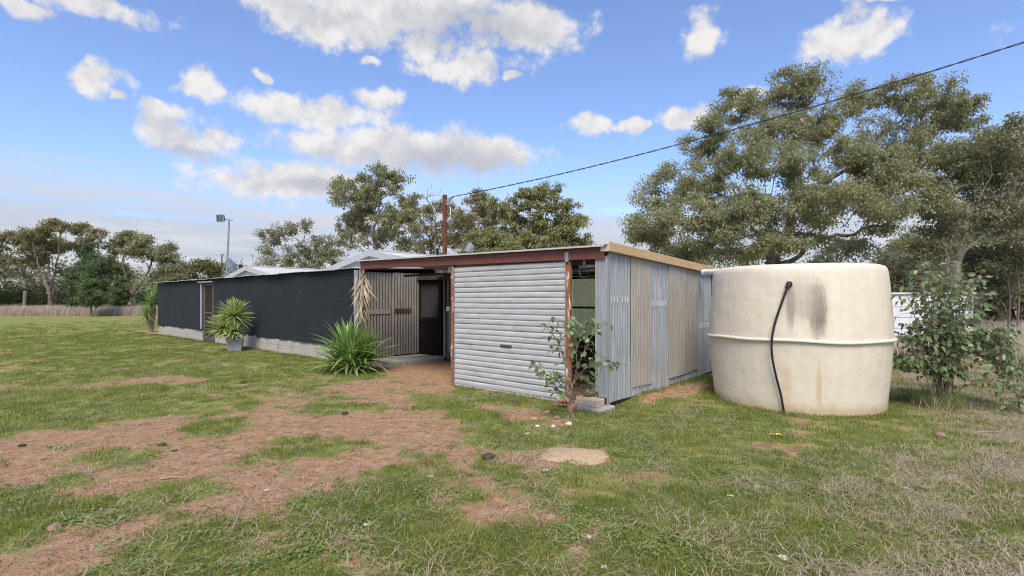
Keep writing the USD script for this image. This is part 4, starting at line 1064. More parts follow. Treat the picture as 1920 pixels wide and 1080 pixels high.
yp3 = thing('yucca', 'bushy green yucca standing just past the far end of the veranda', 'yucca', (*(W(-23.9, 0.8)[:2]), 0))
for c, L, n in (((0.0, 0, 1.3), 0.75, 55), ((-0.1, -0.2, 0.75), 0.7, 50), ((0.1, 0.2, 1.8), 0.6, 40)):
    part('stem', tube([(0.0, 0, 0.0), c], [0.07, 0.05], 8), M['bark_dark'], yp3)
    rosette(yp3, c, n, L, 0.05, r, 'yucca', -0.5, 1.5, (0.1, 0.6), dead=6)
# dry bunch hanging from the end of the beam
dpz = at(680, 515, 10.7)
db = thing('dry_leaf_bunch', 'bunch of dry straw coloured yucca leaves hanging at the beam end', 'dry plant', (dpz[0], dpz[1], 0))
part('stalk', tube([(0.02, 0, 2.13), (0, 0, 1.98), (-0.02, 0, 1.3)], [0.02, 0.03, 0.025], 6), M['stem'], db)
for k in range(150):
    z = r.uniform(1.30, 2.02)
    t = (2.02 - z) / 0.72
    part('leaf', orient(blade(r.uniform(0.28, 0.5), r.uniform(0.018, 0.034), r.uniform(0.1, 0.7), 0.5), r.uniform(0, 6.28), r.uniform(-1.42, -0.95) + (0.25 if t < 0.3 else 0), (-0.02 * t + r.normal(0, 0.03), r.normal(0, 0.03), z), r.normal(0, 0.8)), M['straw'], db, smooth=True)

# ------------------------------------------------------------------ saplings with broad leaves
def ovate(L, w, bend, r):
    t = np.array([0, 0.12, 0.34, 0.62, 0.85, 1.0])
    ww = np.array([0.0, 0.72, 1.0, 0.78, 0.36, 0.0]) * w / 2
    a = -bend * t
    x = np.concatenate([[0], np.cumsum(np.diff(t) * np.cos(a[1:]))]) * L; z = np.concatenate([[0], np.cumsum(np.diff(t) * np.sin(a[1:]))]) * L
    v, f = [], []
    fo = r.uniform(0.05, 0.35)
    for i in range(6):
        v += [(x[i], -ww[i], z[i] + fo * ww[i]), (x[i], 0, z[i]), (x[i], ww[i], z[i] + fo * ww[i])]
    for i in range(5):
        b = 3 * i
        f += [(b, b + 3, b + 4, b + 1), (b + 1, b + 4, b + 5, b + 2)]
    return np.array(v), np.array(f)


def sapling(parent, branches, nleaf, L, r, m='sap_leaf', stem_m='stem', limit=300, r0=0.018, offs=0.12):
    """branches: list of polylines; leaves hang along the outer part of each."""
    lens = []
    for i, B in enumerate(branches):
        S = spline(B, 5)
        rad = np.linspace(r0 if i == 0 else r0 * 0.6, 0.003, len(S))
        part('stem' if i == 0 else 'branch', tube(S, rad, 6), M[stem_m], parent, smooth=True)
        lens.append(S)
    tot = sum(len(S) for S in lens)
    jobs = []
    for S in lens:
        k = max(3, int(nleaf * len(S) / tot))
        for _ in range(k):
            q = r.uniform(0.22, 1.0) ** 0.8 * (len(S) - 1.001)
            p = S[int(q)] + (S[int(q) + 1] - S[int(q)]) * (q % 1)
            jobs.append(p)
    r.shuffle(jobs)
    rest = MB()
    twigs = MB()
    for k, p in enumerate(jobs):
        az = r.uniform(0, 6.28); off = r.uniform(0.03, offs)
        e = np.array([math.cos(az), math.sin(az), r.uniform(-0.3, 0.7)]) * off
        twigs.add(*tube([p, p + e * 0.55 + np.array([0, 0, 0.01]), p + e], 0.0022, 3, caps=False))
        leaf = orient(ovate(L * r.uniform(0.65, 1.2), L * r.uniform(0.5, 0.72), r.uniform(0.1, 0.8), r), az + r.normal(0, 0.6), r.uniform(-1.3, 0.25), p + e, r.normal(0, 0.6))
        if k < limit:
            part('leaf', leaf, M[m], parent, smooth=True)
        else:
            rest.add(*leaf)
    part('twigs', twigs.mesh(), M[stem_m], parent, kind='stuff')
    if rest.n:
        part('leaves', rest.mesh(), M[m], parent, smooth=True, kind='stuff')


r = np.random.default_rng(31)
s1p = ground_at(1077, 786)
D1 = s1p[1]
sp1 = thing('sapling', 'small broad-leaved sapling in front of the right rusty post', 'sapling', (s1p[0], s1p[1], 0))


def rel(u, v, base, y, dy=0.0):
    p = at(u, v, y + dy)
    return (p[0] - base[0], p[1] - base[1], p[2])


B1 = [[(1077, 788, 0), (1070, 765, 0), (1072, 730, 0.03), (1082, 690, 0.05), (1078, 640, 0.02), (1080, 600, 0)],
      [(1071, 745, 0), (1050, 720, -0.05), (1030, 705, -0.1), (1000, 682, -0.1)],
      [(1073, 730, 0), (1062, 680, 0.1), (1045, 640, 0.05), (1028, 618, 0)],
      [(1080, 695, 0), (1095, 660, -0.1), (1110, 630, -0.05), (1125, 605, 0)],
      [(1078, 710, 0), (1100, 690, -0.12), (1125, 682, -0.15), (1165, 684, -0.15)],
      [(1080, 650, 0), (1065, 620, -0.1), (1055, 600, -0.1)],
      [(1079, 660, 0), (1092, 625, 0.1), (1100, 598, 0.15)],
      [(1071, 760, 0), (1055, 745, -0.05), (1040, 728, -0.02), (1050, 700, 0)],
      [(1075, 720, 0), (1090, 700, 0.12), (1100, 720, 0.2), (1108, 735, 0.2)]]
sapling(sp1, [[rel(u, v, s1p, D1, d) for u, v, d in B] for B in B1], 290, 0.088, r, r0=0.013, offs=0.15)
s2p = ground_at(1762, 762)
D2 = s2p[1]
sp2 = thing('sapling', 'tall bushy broad-leaved sapling growing right of the tank', 'sapling', (s2p[0], s2p[1], 0))
B2 = []
for k in range(21):
    bx = 1762 + r.normal(0, 14); tx = 1775 + 95 * math.sin(k * 2.4) * r.uniform(0.35, 1.0); tv_ = (r.uniform(482, 560) if k % 3 else r.uniform(540, 630)) if k else 485
    dd = r.uniform(-0.5, 0.5)
    B2.append([(bx, 764, r.normal(0, 0.04)), (bx * 0.7 + tx * 0.3, 700, dd * 0.3), (bx * 0.4 + tx * 0.6, (tv_ + 700) / 2 - 15, dd * 0.7), (tx, tv_, dd)])
for k in range(9):
    sgn = 1 if k % 3 else -1
    B2.append([(1762 + 12 * sgn, 690, 0), (1775 + 40 * sgn, 640 + 6 * k % 20, r.uniform(-0.3, 0.3)), (1782 + 85 * sgn, 655 + r.uniform(-50, 40), r.uniform(-0.4, 0.4)), (1785 + 98 * sgn, 690 + r.uniform(-60, 30), r.uniform(-0.4, 0.4))])
B2.append([(1765, 740, 0), (1820, 722, -0.2), (1880, 715, -0.35), (1935, 745, -0.4)])
B2.append([(1850, 718, -0.25), (1895, 690, -0.3), (1940, 700, -0.4)])
B2.append([(1880, 715, -0.35), (1910, 745, -0.4), (1900, 775, -0.45)])
sapling(sp2, [[rel(u, v, s2p, D2, d) for u, v, d in B] for B in B2], 2600, 0.086, r, r0=0.015, offs=0.22)

# ------------------------------------------------------------------ trees
def grow(roots, nodes, bf=0.35):
    P = [np.asarray(p, float) for p in roots]
    par = list(range(-1, len(P) - 1))
    plen = [0.0]
    for i in range(1, len(P)):
        plen.append(plen[-1] + np.linalg.norm(P[i] - P[i - 1]))
    N_ = np.asarray(nodes, float); n = len(N_)
    best = np.full(n, np.inf); bp = np.zeros(n, int); left = np.ones(n, bool)
    start = max(1, len(P) - 3)
    for i in range(start, len(P)):
        c = np.linalg.norm(N_ - P[i], axis=1); c = c + bf * (plen[i] + c)
        m = c < best; best[m] = c[m]; bp[m] = i
    for _ in range(n):
        k = int(np.argmin(np.where(left, best, np.inf)))
        left[k] = False
        i = len(P)
        P.append(N_[k]); par.append(int(bp[k])); dl = np.linalg.norm(N_[k] - P[bp[k]])
        plen.append(plen[bp[k]] + dl)
        c = np.linalg.norm(N_ - N_[k], axis=1); c = c + bf * (plen[i] + c)
        m = left & (c < best); best[m] = c[m]; bp[m] = i
    return np.array(P), np.array(par)


def wood(P, par, r_trunk, r_tip, rg, crook=0.25, minsides=3, power=0.85):
    n = len(P)
    kids = [[] for _ in range(n)]
    for i in range(1, n):
        kids[par[i]].append(i)
    w = np.zeros(n)
    for i in range(n - 1, -1, -1):
        w[i] = max(1.0, sum(w[k] for k in kids[i]))
    rad = np.maximum(r_trunk * (w / w[0]) ** power, r_tip)
    b = MB()
    stack = [(0, None)]
    while stack:
        i, pr_ = stack.pop()
        chain = ([pr_] if pr_ is not None else []) + [i]
        while kids[i]:
            ks = sorted(kids[i], key=lambda k: -w[k])
            for k in ks[1:]:
                stack.append((k, i))
            i = ks[0]
            chain.append(i)
        if len(chain) < 2:
            continue
        pts = P[chain]; rr2 = rad[chain].copy()
        if pr_ is not None:
            rr2[0] = min(rr2[0], rr2[1] * 1.25)
        rr2[-1] *= 0.4
        S = spline(pts, 4)
        RR = np.interp(np.linspace(0, len(chain) - 1, len(S)), np.arange(len(chain)), rr2)
        seg = np.linalg.norm(np.diff(pts, axis=0), axis=1).mean()
        J = rg.normal(0, crook * seg * 0.22, S.shape)
        J[0] = 0; J[-1] = 0
        S = S + J * np.clip(1 - RR / (r_trunk * 1.01), 0.12, 1)[:, None]
        b.add(*tube(S, RR, 8 if rr2.max() > r_trunk * 0.4 else (5 if rr2.max() > r_trunk * 0.15 else minsides), caps=False))
    return b.mesh(), w


def leaves(C, L, w, rg, droop=0.5):
    n = len(C)
    d = rg.normal(0, 1, (n, 3)); d[:, 2] -= droop * 2
    d /= np.linalg.norm(d, axis=1, keepdims=True)
    s = np.cross(d, rg.normal(0, 1, (n, 3))); s /= np.maximum(np.linalg.norm(s, axis=1, keepdims=True), 1e-6)
    ll = L * rg.uniform(0.6, 1.25, (n, 1)); hw = ll * w * 0.5
    nn = np.cross(d, s)
    v = np.stack([C, C + d * ll * 0.45 + s * hw + nn * hw * 0.3, C + d * ll, C + d * ll * 0.45 - s * hw + nn * hw * 0.3], 1).reshape(-1, 3)
    b = np.arange(n)[:, None] * 4
    f = np.concatenate([b + np.array([[0, 1, 2]]), b + np.array([[0, 2, 3]])])
    return v, f


def tree(name, label, D, trunk, lobes, nodes, nleaf, L, leafm, barkm='bark_dark', seed=1, r_trunk=0.2, r_tip=0.012, spread=1.0, sig=None, bf=0.6, w=0.42, droop=0.5, group=None, cat='tree', limbs=(), hollow=0.0, fan=0):
    """trunk: list of (u, v) from the ground up; lobes: (u, v, ru, rv[, dy]) of the crown as seen; D is the tree's distance."""
    rg = np.random.default_rng(seed)
    s = D / F_PX
    u0 = trunk[0][0]
    base = np.array([(u0 - 960) * s, D, 0.0])
    lc, lr = [], []
    W_ = max(l[0] for l in lobes) - min(l[0] for l in lobes)
    for l in lobes:
        dy = l[4] if len(l) > 4 else rg.uniform(-0.5, 0.5) * spread * W_ * s * 0.5
        k = (D + dy) / D
        p = at(l[0], l[1], D + dy)
        lc.append(p - base); lr.append((l[2] * s * k, (l[2] + l[3]) * 0.5 * s * k, l[3] * s * k))
    lc, lr = np.array(lc), np.array(lr)
    area = (lr.prod(1)) ** (0.62)
    cnt = np.maximum(3, np.round(nodes * area / area.sum())).astype(int)
    nd = []
    for c, rr_, k in zip(lc, lr, cnt):
        q = rg.normal(0, 1, (k, 3)); q /= np.linalg.norm(q, axis=1, keepdims=True)
        q *= (rg.uniform(hollow, 1, (k, 1)) ** (1 / 2.4))
        nd.append(c + q * rr_)
    if fan:
        top = at(*trunk[-1], D) - base
        for j in np.linspace(0, len(lc) - 1, fan).round().astype(int):
            e = lc[j] - top; out = np.array([e[0], e[1], 0])
            for t_ in (0.22, 0.45, 0.7, 0.9):
                nd.append((top + e * t_ + out * 0.12 * math.sin(math.pi * t_) + np.array([0, 0, -0.04 * np.linalg.norm(e) * math.sin(math.pi * t_)]))[None])
    for i_, limb in enumerate(limbs):
        nd.append(np.array([at(u, v, D + dy) - base for u, v, dy in limb]))
    nd = np.vstack(nd)
    tr = []
    for i, (u, v) in enumerate(trunk):
        p = at(u, v, D) - base
        if i == 0:
            p[2] = -0.1
        tr.append(p)
    tr = np.array(tr)
    P, par = grow(tr, nd, bf)
    wm, wt = wood(P, par, r_trunk * 0.62, r_tip, rg)
    t = thing(name, label, cat, base, 0, group)
    part('trunk', wm, M[barkm], t, smooth=True)
    tips = np.arange(len(tr), len(P))
    pw = np.where(wt[tips] <= 2, 1.0, np.where(wt[tips] <= 5, 0.5, 0.12)); pw /= pw.sum()
    own = rg.choice(tips, nleaf, p=pw)
    sg = sig if sig else float(np.median(lr[:, 2])) * 0.28
    off = rg.normal(0, 1, (nleaf, 3)); off /= np.linalg.norm(off, axis=1, keepdims=True)
    off *= rg.uniform(0, 1, (nleaf, 1)) ** 0.5 * np.array([sg, sg, sg * 0.6]) * 1.25
    sc = rg.uniform(0.6, 1.3, len(P))
    C = P[own] + off * sc[own][:, None]
    b = rg.uniform(0, 1, nleaf) < 0.25
    tb = rg.uniform(0, 1, (nleaf, 1))
    C[b] = (P[own] * tb + P[par[own]] * (1 - tb) + off * 0.5)[b]
    part('crown', leaves(C, L, w, rg, droop), M[leafm], t)
    return t


# big spreading gum behind the tank
tree('gum_tree', 'huge spreading gum tree rising behind the shed and tank', 17.5,
     [(1470, 640), (1462, 560), (1450, 500), (1455, 470)],
     [(1215, 405, 48, 50, -1), (1250, 350, 50, 42, 1), (1245, 455, 45, 32, 0.5), (1300, 410, 60, 55, -2), (1335, 330, 60, 50, 0), (1320, 270, 40, 40, 1.5), (1385, 205, 48, 38, 1), (1345, 235, 32, 30, 1), (1480, 170, 68, 36, 0.5), (1520, 150, 40, 22, 0), (1440, 245, 55, 40, -0.5), (1400, 300, 70, 50, -1), (1480, 310, 70, 45, -2), (1370, 400, 70, 55, -2.5), (1450, 400, 80, 50, -1.5),
      (1550, 230, 50, 45, 1), (1620, 190, 45, 38, 2), (1590, 290, 60, 40, -1), (1560, 370, 80, 55, -2.5), (1700, 172, 55, 32, 1), (1770, 190, 60, 40, 0), (1735, 215, 60, 34, 1.5), (1800, 220, 36, 34, 0.5), (1660, 320, 70, 50, -1.5), (1740, 310, 80, 55, 0), (1640, 390, 70, 45, -2), (1820, 300, 70, 60, -1), (1730, 370, 70, 42, -1.5), (1420, 452, 50, 26, -1), (1330, 460, 55, 28, 0.5), (1890, 300, 50, 70, 0), (1530, 430, 60, 24, -1), (1390, 470, 60, 22, -2), (1290, 470, 50, 24, -1.5), (1470, 455, 60, 18, -2.5), (1215, 440, 36, 30, 0), (1600, 350, 70, 40, 0.5), (1500, 250, 50, 40, 0), (1690, 270, 60, 40, 0.5), (1640, 240, 40, 30, 1), (1790, 350, 60, 46, 0)],
     1150, 215000, 0.092, 'leaf_olive', seed=4, r_trunk=0.5, r_tip=0.015, sig=0.33, bf=0.55, w=0.46,
     limbs=[[(1500, 478, -0.5), (1560, 470, -1), (1620, 463, -1.3), (1680, 459, -1.3), (1725, 443, -1.3)], [(1600, 440, -1.2), (1640, 400, -1.2), (1665, 370, -1.1)], [(1420, 440, 0), (1390, 400, 0), (1400, 350, 0)], [(1480, 430, 0.3), (1490, 370, 0.5), (1480, 300, 0.6), (1475, 240, 0.6)]])
tree('gum_tree', 'shadowy gum tree filling the gap behind the spreading limb', 25.0, [(1655, 620), (1660, 560), (1668, 520)],
     [(1580, 470, 50, 30), (1660, 490, 50, 30), (1740, 460, 60, 40), (1820, 440, 60, 40), (1700, 525, 60, 24), (1900, 440, 60, 50), (1790, 520, 60, 30), (1540, 500, 40, 16), (1880, 520, 60, 30), (1400, 480, 60, 16), (1300, 485, 50, 14)],
     330, 26000, 0.15, 'leaf_grey', seed=44, r_trunk=0.3, r_tip=0.016, sig=0.4, bf=0.6)
tree('gum_tree', 'dark trunked gum tree at the right edge behind the big sapling', 15.5,
     [(1815, 690), (1800, 600), (1790, 530), (1770, 460)],
     [(1880, 260, 60, 40, 0), (1900, 330, 60, 60, 1), (1840, 400, 70, 50, 0.5), (1920, 430, 60, 60, -0.5), (1880, 480, 60, 40, 1), (1950, 350, 60, 80, 0), (1760, 420, 50, 30, 1.5), (1740, 470, 40, 24, 1)],
     260, 34000, 0.105, 'leaf_grey', seed=8, r_trunk=0.2, sig=0.3, bf=0.6, fan=6)
tree('gum_tree', 'leaning slender dark gum tree behind the big sapling on the right', 21.0,
     [(1850, 640), (1830, 580), (1845, 500), (1870, 440)],
     [(1830, 440, 60, 40), (1900, 500, 70, 50), (1790, 500, 50, 30), (1720, 505, 50, 26), (1880, 400, 60, 40), (1960, 480, 60, 60)],
     180, 18000, 0.12, 'leaf_grey', 'bark_dark', seed=9, r_trunk=0.15, sig=0.36, fan=4)
# trees behind the house
tree('gum_tree', 'tallest gum tree behind the near house gable', 34.0, [(700, 606), (704, 540), (706, 480), (700, 440)],
     [(650, 370, 36, 26), (640, 350, 26, 20), (690, 350, 36, 34), (715, 328, 28, 20), (740, 345, 30, 30), (765, 375, 26, 22), (690, 400, 50, 30), (740, 410, 44, 30), (660, 420, 36, 24), (710, 440, 50, 26), (770, 400, 20, 20), (690, 370, 30, 24), (655, 450, 26, 18), (760, 455, 30, 16)],
     300, 26000, 0.19, 'leaf_olive', seed=12, r_trunk=0.26, r_tip=0.018, sig=0.36, fan=6)
tree('gum_tree', 'sparse gum tree with dead upper twigs behind the shade cloth veranda', 38.0, [(585, 600), (582, 540), (575, 500)],
     [(510, 445, 28, 18), (540, 430, 22, 18), (560, 470, 34, 22), (600, 460, 30, 24), (625, 475, 24, 20), (540, 488, 40, 16), (600, 490, 40, 14), (575, 420, 14, 14), (500, 470, 18, 12)],
     190, 9000, 0.19, 'leaf_grey', seed=14, r_trunk=0.24, r_tip=0.02, sig=0.4)
tree('gum_tree', 'thin bronze leaved gum tree left of the rusty pole', 40.0, [(815, 600), (812, 540), (808, 480)],
     [(800, 400, 26, 16), (830, 385, 26, 12), (790, 430, 30, 20), (830, 440, 34, 24), (800, 465, 36, 18), (850, 410, 22, 22)],
     170, 9000, 0.19, 'leaf_brown', seed=15, r_trunk=0.22, r_tip=0.02, sig=0.4)
tree('gum_tree', 'bronze leaved gum tree just right of the rusty pole', 37.0, [(865, 600), (862, 530), (870, 470)],
     [(890, 370, 22, 16), (905, 395, 26, 22), (870, 410, 26, 22), (890, 430, 32, 20), (860, 450, 30, 18), (920, 420, 22, 18)],
     170, 10000, 0.19, 'leaf_brown', 'bark_pale', seed=16, r_trunk=0.2, r_tip=0.02, sig=0.4)
tree('round_tree', 'dense rounded green tree above the middle of the red beam', 31.0, [(988, 606), (986, 540), (984, 480), (990, 450)],
     [(940, 390, 30, 22), (980, 365, 34, 18), (1020, 360, 40, 18), (1055, 385, 34, 24), (1080, 425, 26, 26), (1000, 400, 48, 32), (1040, 430, 50, 30), (960, 430, 44, 28), (1090, 450, 18, 14), (1000, 455, 60, 18), (1055, 460, 40, 14)],
     300, 30000, 0.17, 'leaf_green', seed=17, r_trunk=0.28, r_tip=0.017, sig=0.33, fan=6)
tree('round_tree', 'low round green tree behind the roof floodlight', 28.0, [(915, 606), (915, 540), (915, 490)],
     [(890, 455, 26, 22), (925, 445, 30, 20), (950, 462, 26, 18), (910, 475, 44, 14), (880, 478, 20, 12)],
     150, 12000, 0.15, 'leaf_green', seed=18, r_trunk=0.2, r_tip=0.015, sig=0.32)
# a bare dead branch tree
tree('dead_tree', 'bare dead treetop poking up left of the rusty pole', 39.0, [(815, 600), (816, 480), (815, 400)],
     [(808, 355, 10, 14), (825, 365, 10, 12), (800, 375, 8, 10)], 22, 12, 0.1, 'leaf_brown', 'bark_pale', seed=19, r_trunk=0.1, r_tip=0.014)
# left paddock edge
G = 'trees along the paddock edge'
tree('gum_tree', 'pale trunked gum tree at the left edge of the picture', 54.0, [(44, 588), (46, 560), (47, 535)],
     [(-10, 470, 30, 20), (20, 445, 26, 14), (50, 450, 26, 18), (85, 470, 24, 20), (20, 490, 36, 14), (5, 510, 24, 12), (65, 490, 26, 14), (70, 440, 24, 12)],
     220, 11000, 0.27, 'leaf_brown', 'bark_pale', seed=21, r_trunk=0.26, r_tip=0.025, sig=0.45, fan=6, group=G)
tree('gum_tree', 'wide flat crowned gum tree forking low beside the dark cypress', 52.0, [(95, 588), (94, 565), (93, 547)],
     [(60, 440, 26, 12), (85, 425, 22, 10), (115, 422, 26, 12), (150, 428, 24, 12), (182, 440, 14, 12), (90, 455, 40, 12), (130, 462, 36, 10), (60, 465, 28, 12), (165, 450, 16, 10), (190, 458, 8, 6)],
     260, 12000, 0.26, 'leaf_brown', seed=22, r_trunk=0.30, r_tip=0.025, sig=0.42, bf=0.5, fan=6, group=G)
tree('gum_tree', 'umbrella shaped gum tree on several straight stems in the paddock', 53.0, [(250, 588), (249, 570), (248, 552)],
     [(225, 460, 20, 14), (245, 445, 24, 14), (270, 452, 22, 14), (255, 468, 36, 10), (290, 475, 14, 12), (215, 470, 12, 8)],
     190, 9500, 0.26, 'leaf_olive', seed=23, r_trunk=0.26, r_tip=0.025, sig=0.42, bf=0.5, fan=5, group=G)
tree('gum_tree', 'ragged gum tree left of the shade cloth veranda', 50.0, [(318, 588), (315, 550), (312, 520)],
     [(310, 475, 20, 20), (325, 500, 26, 20), (300, 520, 24, 20), (335, 530, 30, 22), (318, 462, 10, 10)],
     170, 9500, 0.25, 'leaf_grey', seed=24, r_trunk=0.2, r_tip=0.022, sig=0.5, fan=4, group=G)
tree('gum_tree', 'olive gum tree directly above the far end of the veranda', 56.0, [(370, 588), (370, 545), (370, 520)],
     [(345, 510, 22, 18), (375, 500, 28, 16), (400, 505, 22, 18), (360, 535, 36, 16), (395, 535, 26, 14)],
     170, 9500, 0.26, 'leaf_yellow', seed=25, r_trunk=0.22, r_tip=0.022, sig=0.5, group=G)
tree('gum_tree', 'slim gum tree between the cypress and the umbrella tree', 57.0, [(208, 588), (206, 555), (207, 530)],
     [(200, 490, 18, 14), (220, 500, 20, 14), (195, 510, 18, 10), (230, 515, 16, 12)],
     110, 4500, 0.26, 'leaf_yellow', seed=26, r_trunk=0.15, r_tip=0.022, sig=0.45, group=G)
tree('cypress_tree', 'tall dark green cypress pine at the paddock edge', 50.0, [(163, 588), (163, 540), (165, 500), (168, 470)],
     [(168, 465, 10, 14), (165, 490, 20, 20), (160, 515, 32, 24), (155, 545, 38, 26), (160, 570, 40, 14), (185, 530, 24, 24), (180, 500, 16, 20)],
     230, 17000, 0.24, 'leaf_pine', seed=27, r_trunk=0.22, r_tip=0.02, sig=0.4, droop=-0.2, group=G)
tree('cypress_tree', 'lighter green cypress pine in front of the dark cypress', 46.0, [(171, 592), (171, 560), (172, 530)],
     [(172, 505, 12, 16), (172, 530, 22, 18), (172, 555, 27, 18)],
     150, 9500, 0.2, 'leaf_pine2', seed=28, r_trunk=0.14, r_tip=0.016, sig=0.32, droop=-0.2, group=G)
tree('cypress_tree', 'small cypress pine beside the umbrella shaped gum tree', 50.0, [(225, 588), (225, 560), (225, 545)],
     [(225, 528, 10, 12), (225, 548, 18, 14), (225, 565, 22, 12)],
     110, 6500, 0.2, 'leaf_pine2', seed=29, r_trunk=0.12, r_tip=0.016, sig=0.32, droop=-0.2, group=G)
for i, (u, v, ru, rv, m, lab) in enumerate([(15, 545, 30, 24, 'leaf_pine2', 'green bush at the left edge under the gum trees'), (70, 560, 28, 16, 'leaf_yellow', 'yellowish bush between the two left gum trunks'), (118, 560, 18, 18, 'leaf_grey', 'grey green bush just left of the dark cypress'), (275, 560, 18, 16, 'leaf_pine2', 'bush between the umbrella tree and the veranda'), (8, 575, 18, 10, 'leaf_yellow', 'low yellow bush at the very left edge')]):
    tree('bush', lab, 55.0 + i, [(u, 588), (u, 580), (u, 572)], [(u - ru * 0.3, v, ru * 0.7, rv * 0.8), (u + ru * 0.4, v + 4, ru * 0.6, rv * 0.7), (u, v + 10, ru, rv * 0.6)], 90, 6000, 0.25, m, seed=60 + i, r_trunk=0.1, r_tip=0.018, sig=0.5, cat='bush')
# thin saplings at the right behind the sapling
for i, (u, D, h) in enumerate([(1832, 17.0, 3.2), (1888, 16.0, 3.4), (1905, 19, 4.0), (1720, 24, 4.5), (1700, 28, 5.0)]):
    vb = HZ + CAM_H * F_PX / D; vt = HZ - (h - CAM_H) * F_PX / D
    tree('young_tree', ['thin dark stemmed young tree right of the big sapling', 'thin leaning young tree near the right edge', 'young tree at the very right edge', 'young tree glimpsed between tank and big sapling', 'farther young tree glimpsed just right of the tank'][i], D,
         [(u, vb), (u + 6, vb * 0.6 + vt * 0.4), (u + 2, vb * 0.4 + vt * 0.6)], [(u, vt + 20, 34, 22), (u - 24, vt + 50, 28, 18), (u + 26, vt + 55, 28, 18)], 60, 3200, 0.12, 'leaf_grey', seed=80 + i, r_trunk=0.05, r_tip=0.008, sig=0.3)


def woodland():
    rg = np.random.default_rng(99)
    b = MB(); t = MB()
    for k in range(150):
        a = math.radians(-56 + 112 * (k + rg.uniform(0, 1)) / 150)
        D = rg.uniform(68, 100) if a < 0.55 else rg.uniform(34, 70)
        h = rg.uniform(4.0, 8.2) if a < 0.55 else rg.uniform(3.5, 6.0)
        c = np.array([math.sin(a) * D, math.cos(a) * D, 0])
        n = 900
        q = rg.normal(0, 1, (n, 3)); q /= np.linalg.norm(q, axis=1, keepdims=True)
        lob = rg.normal(0, 1, (9, 3)) * np.array([h * 0.26, h * 0.26, h * 0.2]); lob[:, 2] += h * 0.58
        C = lob[rg.integers(0, 9, n)] + q * rg.uniform(0.2, 1, (n, 1)) * h * 0.17 + c
        C[:, 2] = np.maximum(C[:, 2], 0.1)
        b.add(*leaves(C, 0.38, 0.5, rg, 0.4))
        for j in range(3):
            t.add(*tube([c + np.array([j * 0.15, 0, -0.1]), c + np.array([j * 0.5 - 0.4, 0, h * 0.4]), c + lob[j]], [0.14, 0.1, 0.03], 4, caps=False))
    w_ = UsdGeom.Xform.Define(stage, '/World/woodland').GetPrim()
    tag(w_, 'distant scrub woodland closing the view behind the paddock', 'woodland', kind='stuff')
    part('trunks', t.mesh(), M['bark_dark'], w_)
    part('crowns', b.mesh(), M['leaf_grey'], w_)


woodland()

# fence pickets in the long grass
for i, (u, v, h, lab) in enumerate([(154, 590, 1.5, 'left rusty fence picket in the dry grass under the cypress'), (170, 588, 1.35, 'second rusty fence picket in the dry grass under the cypress'), (281, 592, 2.1, 'tall thin rusty fence picket beside the far yucca')]):
    p = ground_at(u, v)
    small('fence_picket', lab, 'fence picket', u, v, tube([(0, 0, -0.1), (0.02, 0, h)], 0.055, 5), 'rust_pole', 0)

# ------------------------------------------------------------------ grass, weeds, straw
def tuft(n, rad, h, wd, rg, lean=0.6):
    b = MB()
    for _ in range(n):
        a, q = rg.uniform(0, 6.28), rad * math.sqrt(rg.uniform())
        x, y = q * math.cos(a), q * math.sin(a)
        hh_ = h * rg.uniform(0.45, 1.15); ln = rg.uniform(0.1, lean) * hh_; d = rg.uniform(0, 6.28)
        dx, dy = math.cos(d) * ln, math.sin(d) * ln
        s = wd * rg.uniform(0.7, 1.2) * 0.5; sx, sy = -math.sin(d) * s, math.cos(d) * s
        v = [(x - sx, y - sy, -0.01), (x + sx, y + sy, -0.01), (x + dx * 0.4 + sx * 0.8, y + dy * 0.4 + sy * 0.8, hh_ * 0.6), (x + dx * 0.4 - sx * 0.8, y + dy * 0.4 - sy * 0.8, hh_ * 0.6), (x + dx, y + dy, hh_ * 0.95)]
        b.add(v, [(0, 1, 2), (0, 2, 3), (3, 2, 4)])
    return b.mesh()


def weed(n, rad, L, rg):
    b = MB()
    for k in range(n):
        a, q = rg.uniform(0, 6.28), rad * math.sqrt(rg.uniform())
        b.add(*orient(ovate(L * rg.uniform(0.6, 1.2), L * rg.uniform(0.45, 0.7), rg.uniform(0.1, 0.8), rg), rg.uniform(0, 6.28), rg.uniform(-0.1, 0.9), (q * math.cos(a), q * math.sin(a), rg.uniform(0.0, 0.03))))
    return b.mesh()


def straw(n, rad, L, wd, rg):
    b = MB()
    for _ in range(n):
        a, q, d = rg.uniform(0, 6.28), rad * math.sqrt(rg.uniform()), rg.uniform(0, 6.28)
        x, y = q * math.cos(a), q * math.sin(a); l = L * rg.uniform(0.4, 1.3); s = wd / 2
        z0, z1 = rg.uniform(0.002, 0.03), rg.uniform(0.002, 0.05); dx, dy = math.cos(d), math.sin(d); c = rg.normal(0, 0.15) * l
        b.add([(x - dy * s, y + dx * s, z0), (x + dy * s, y - dx * s, z0), (x + dx * l / 2 + dy * (s + c), y + dy * l / 2 - dx * (s + c), (z0 + z1) / 2 + 0.012), (x + dx * l / 2 + dy * (c - s), y + dy * l / 2 - dx * (c - s), (z0 + z1) / 2 + 0.012), (x + dx * l, y + dy * l, z1)], [(0, 1, 2), (0, 2, 3), (3, 2, 4)])
    return b.mesh()


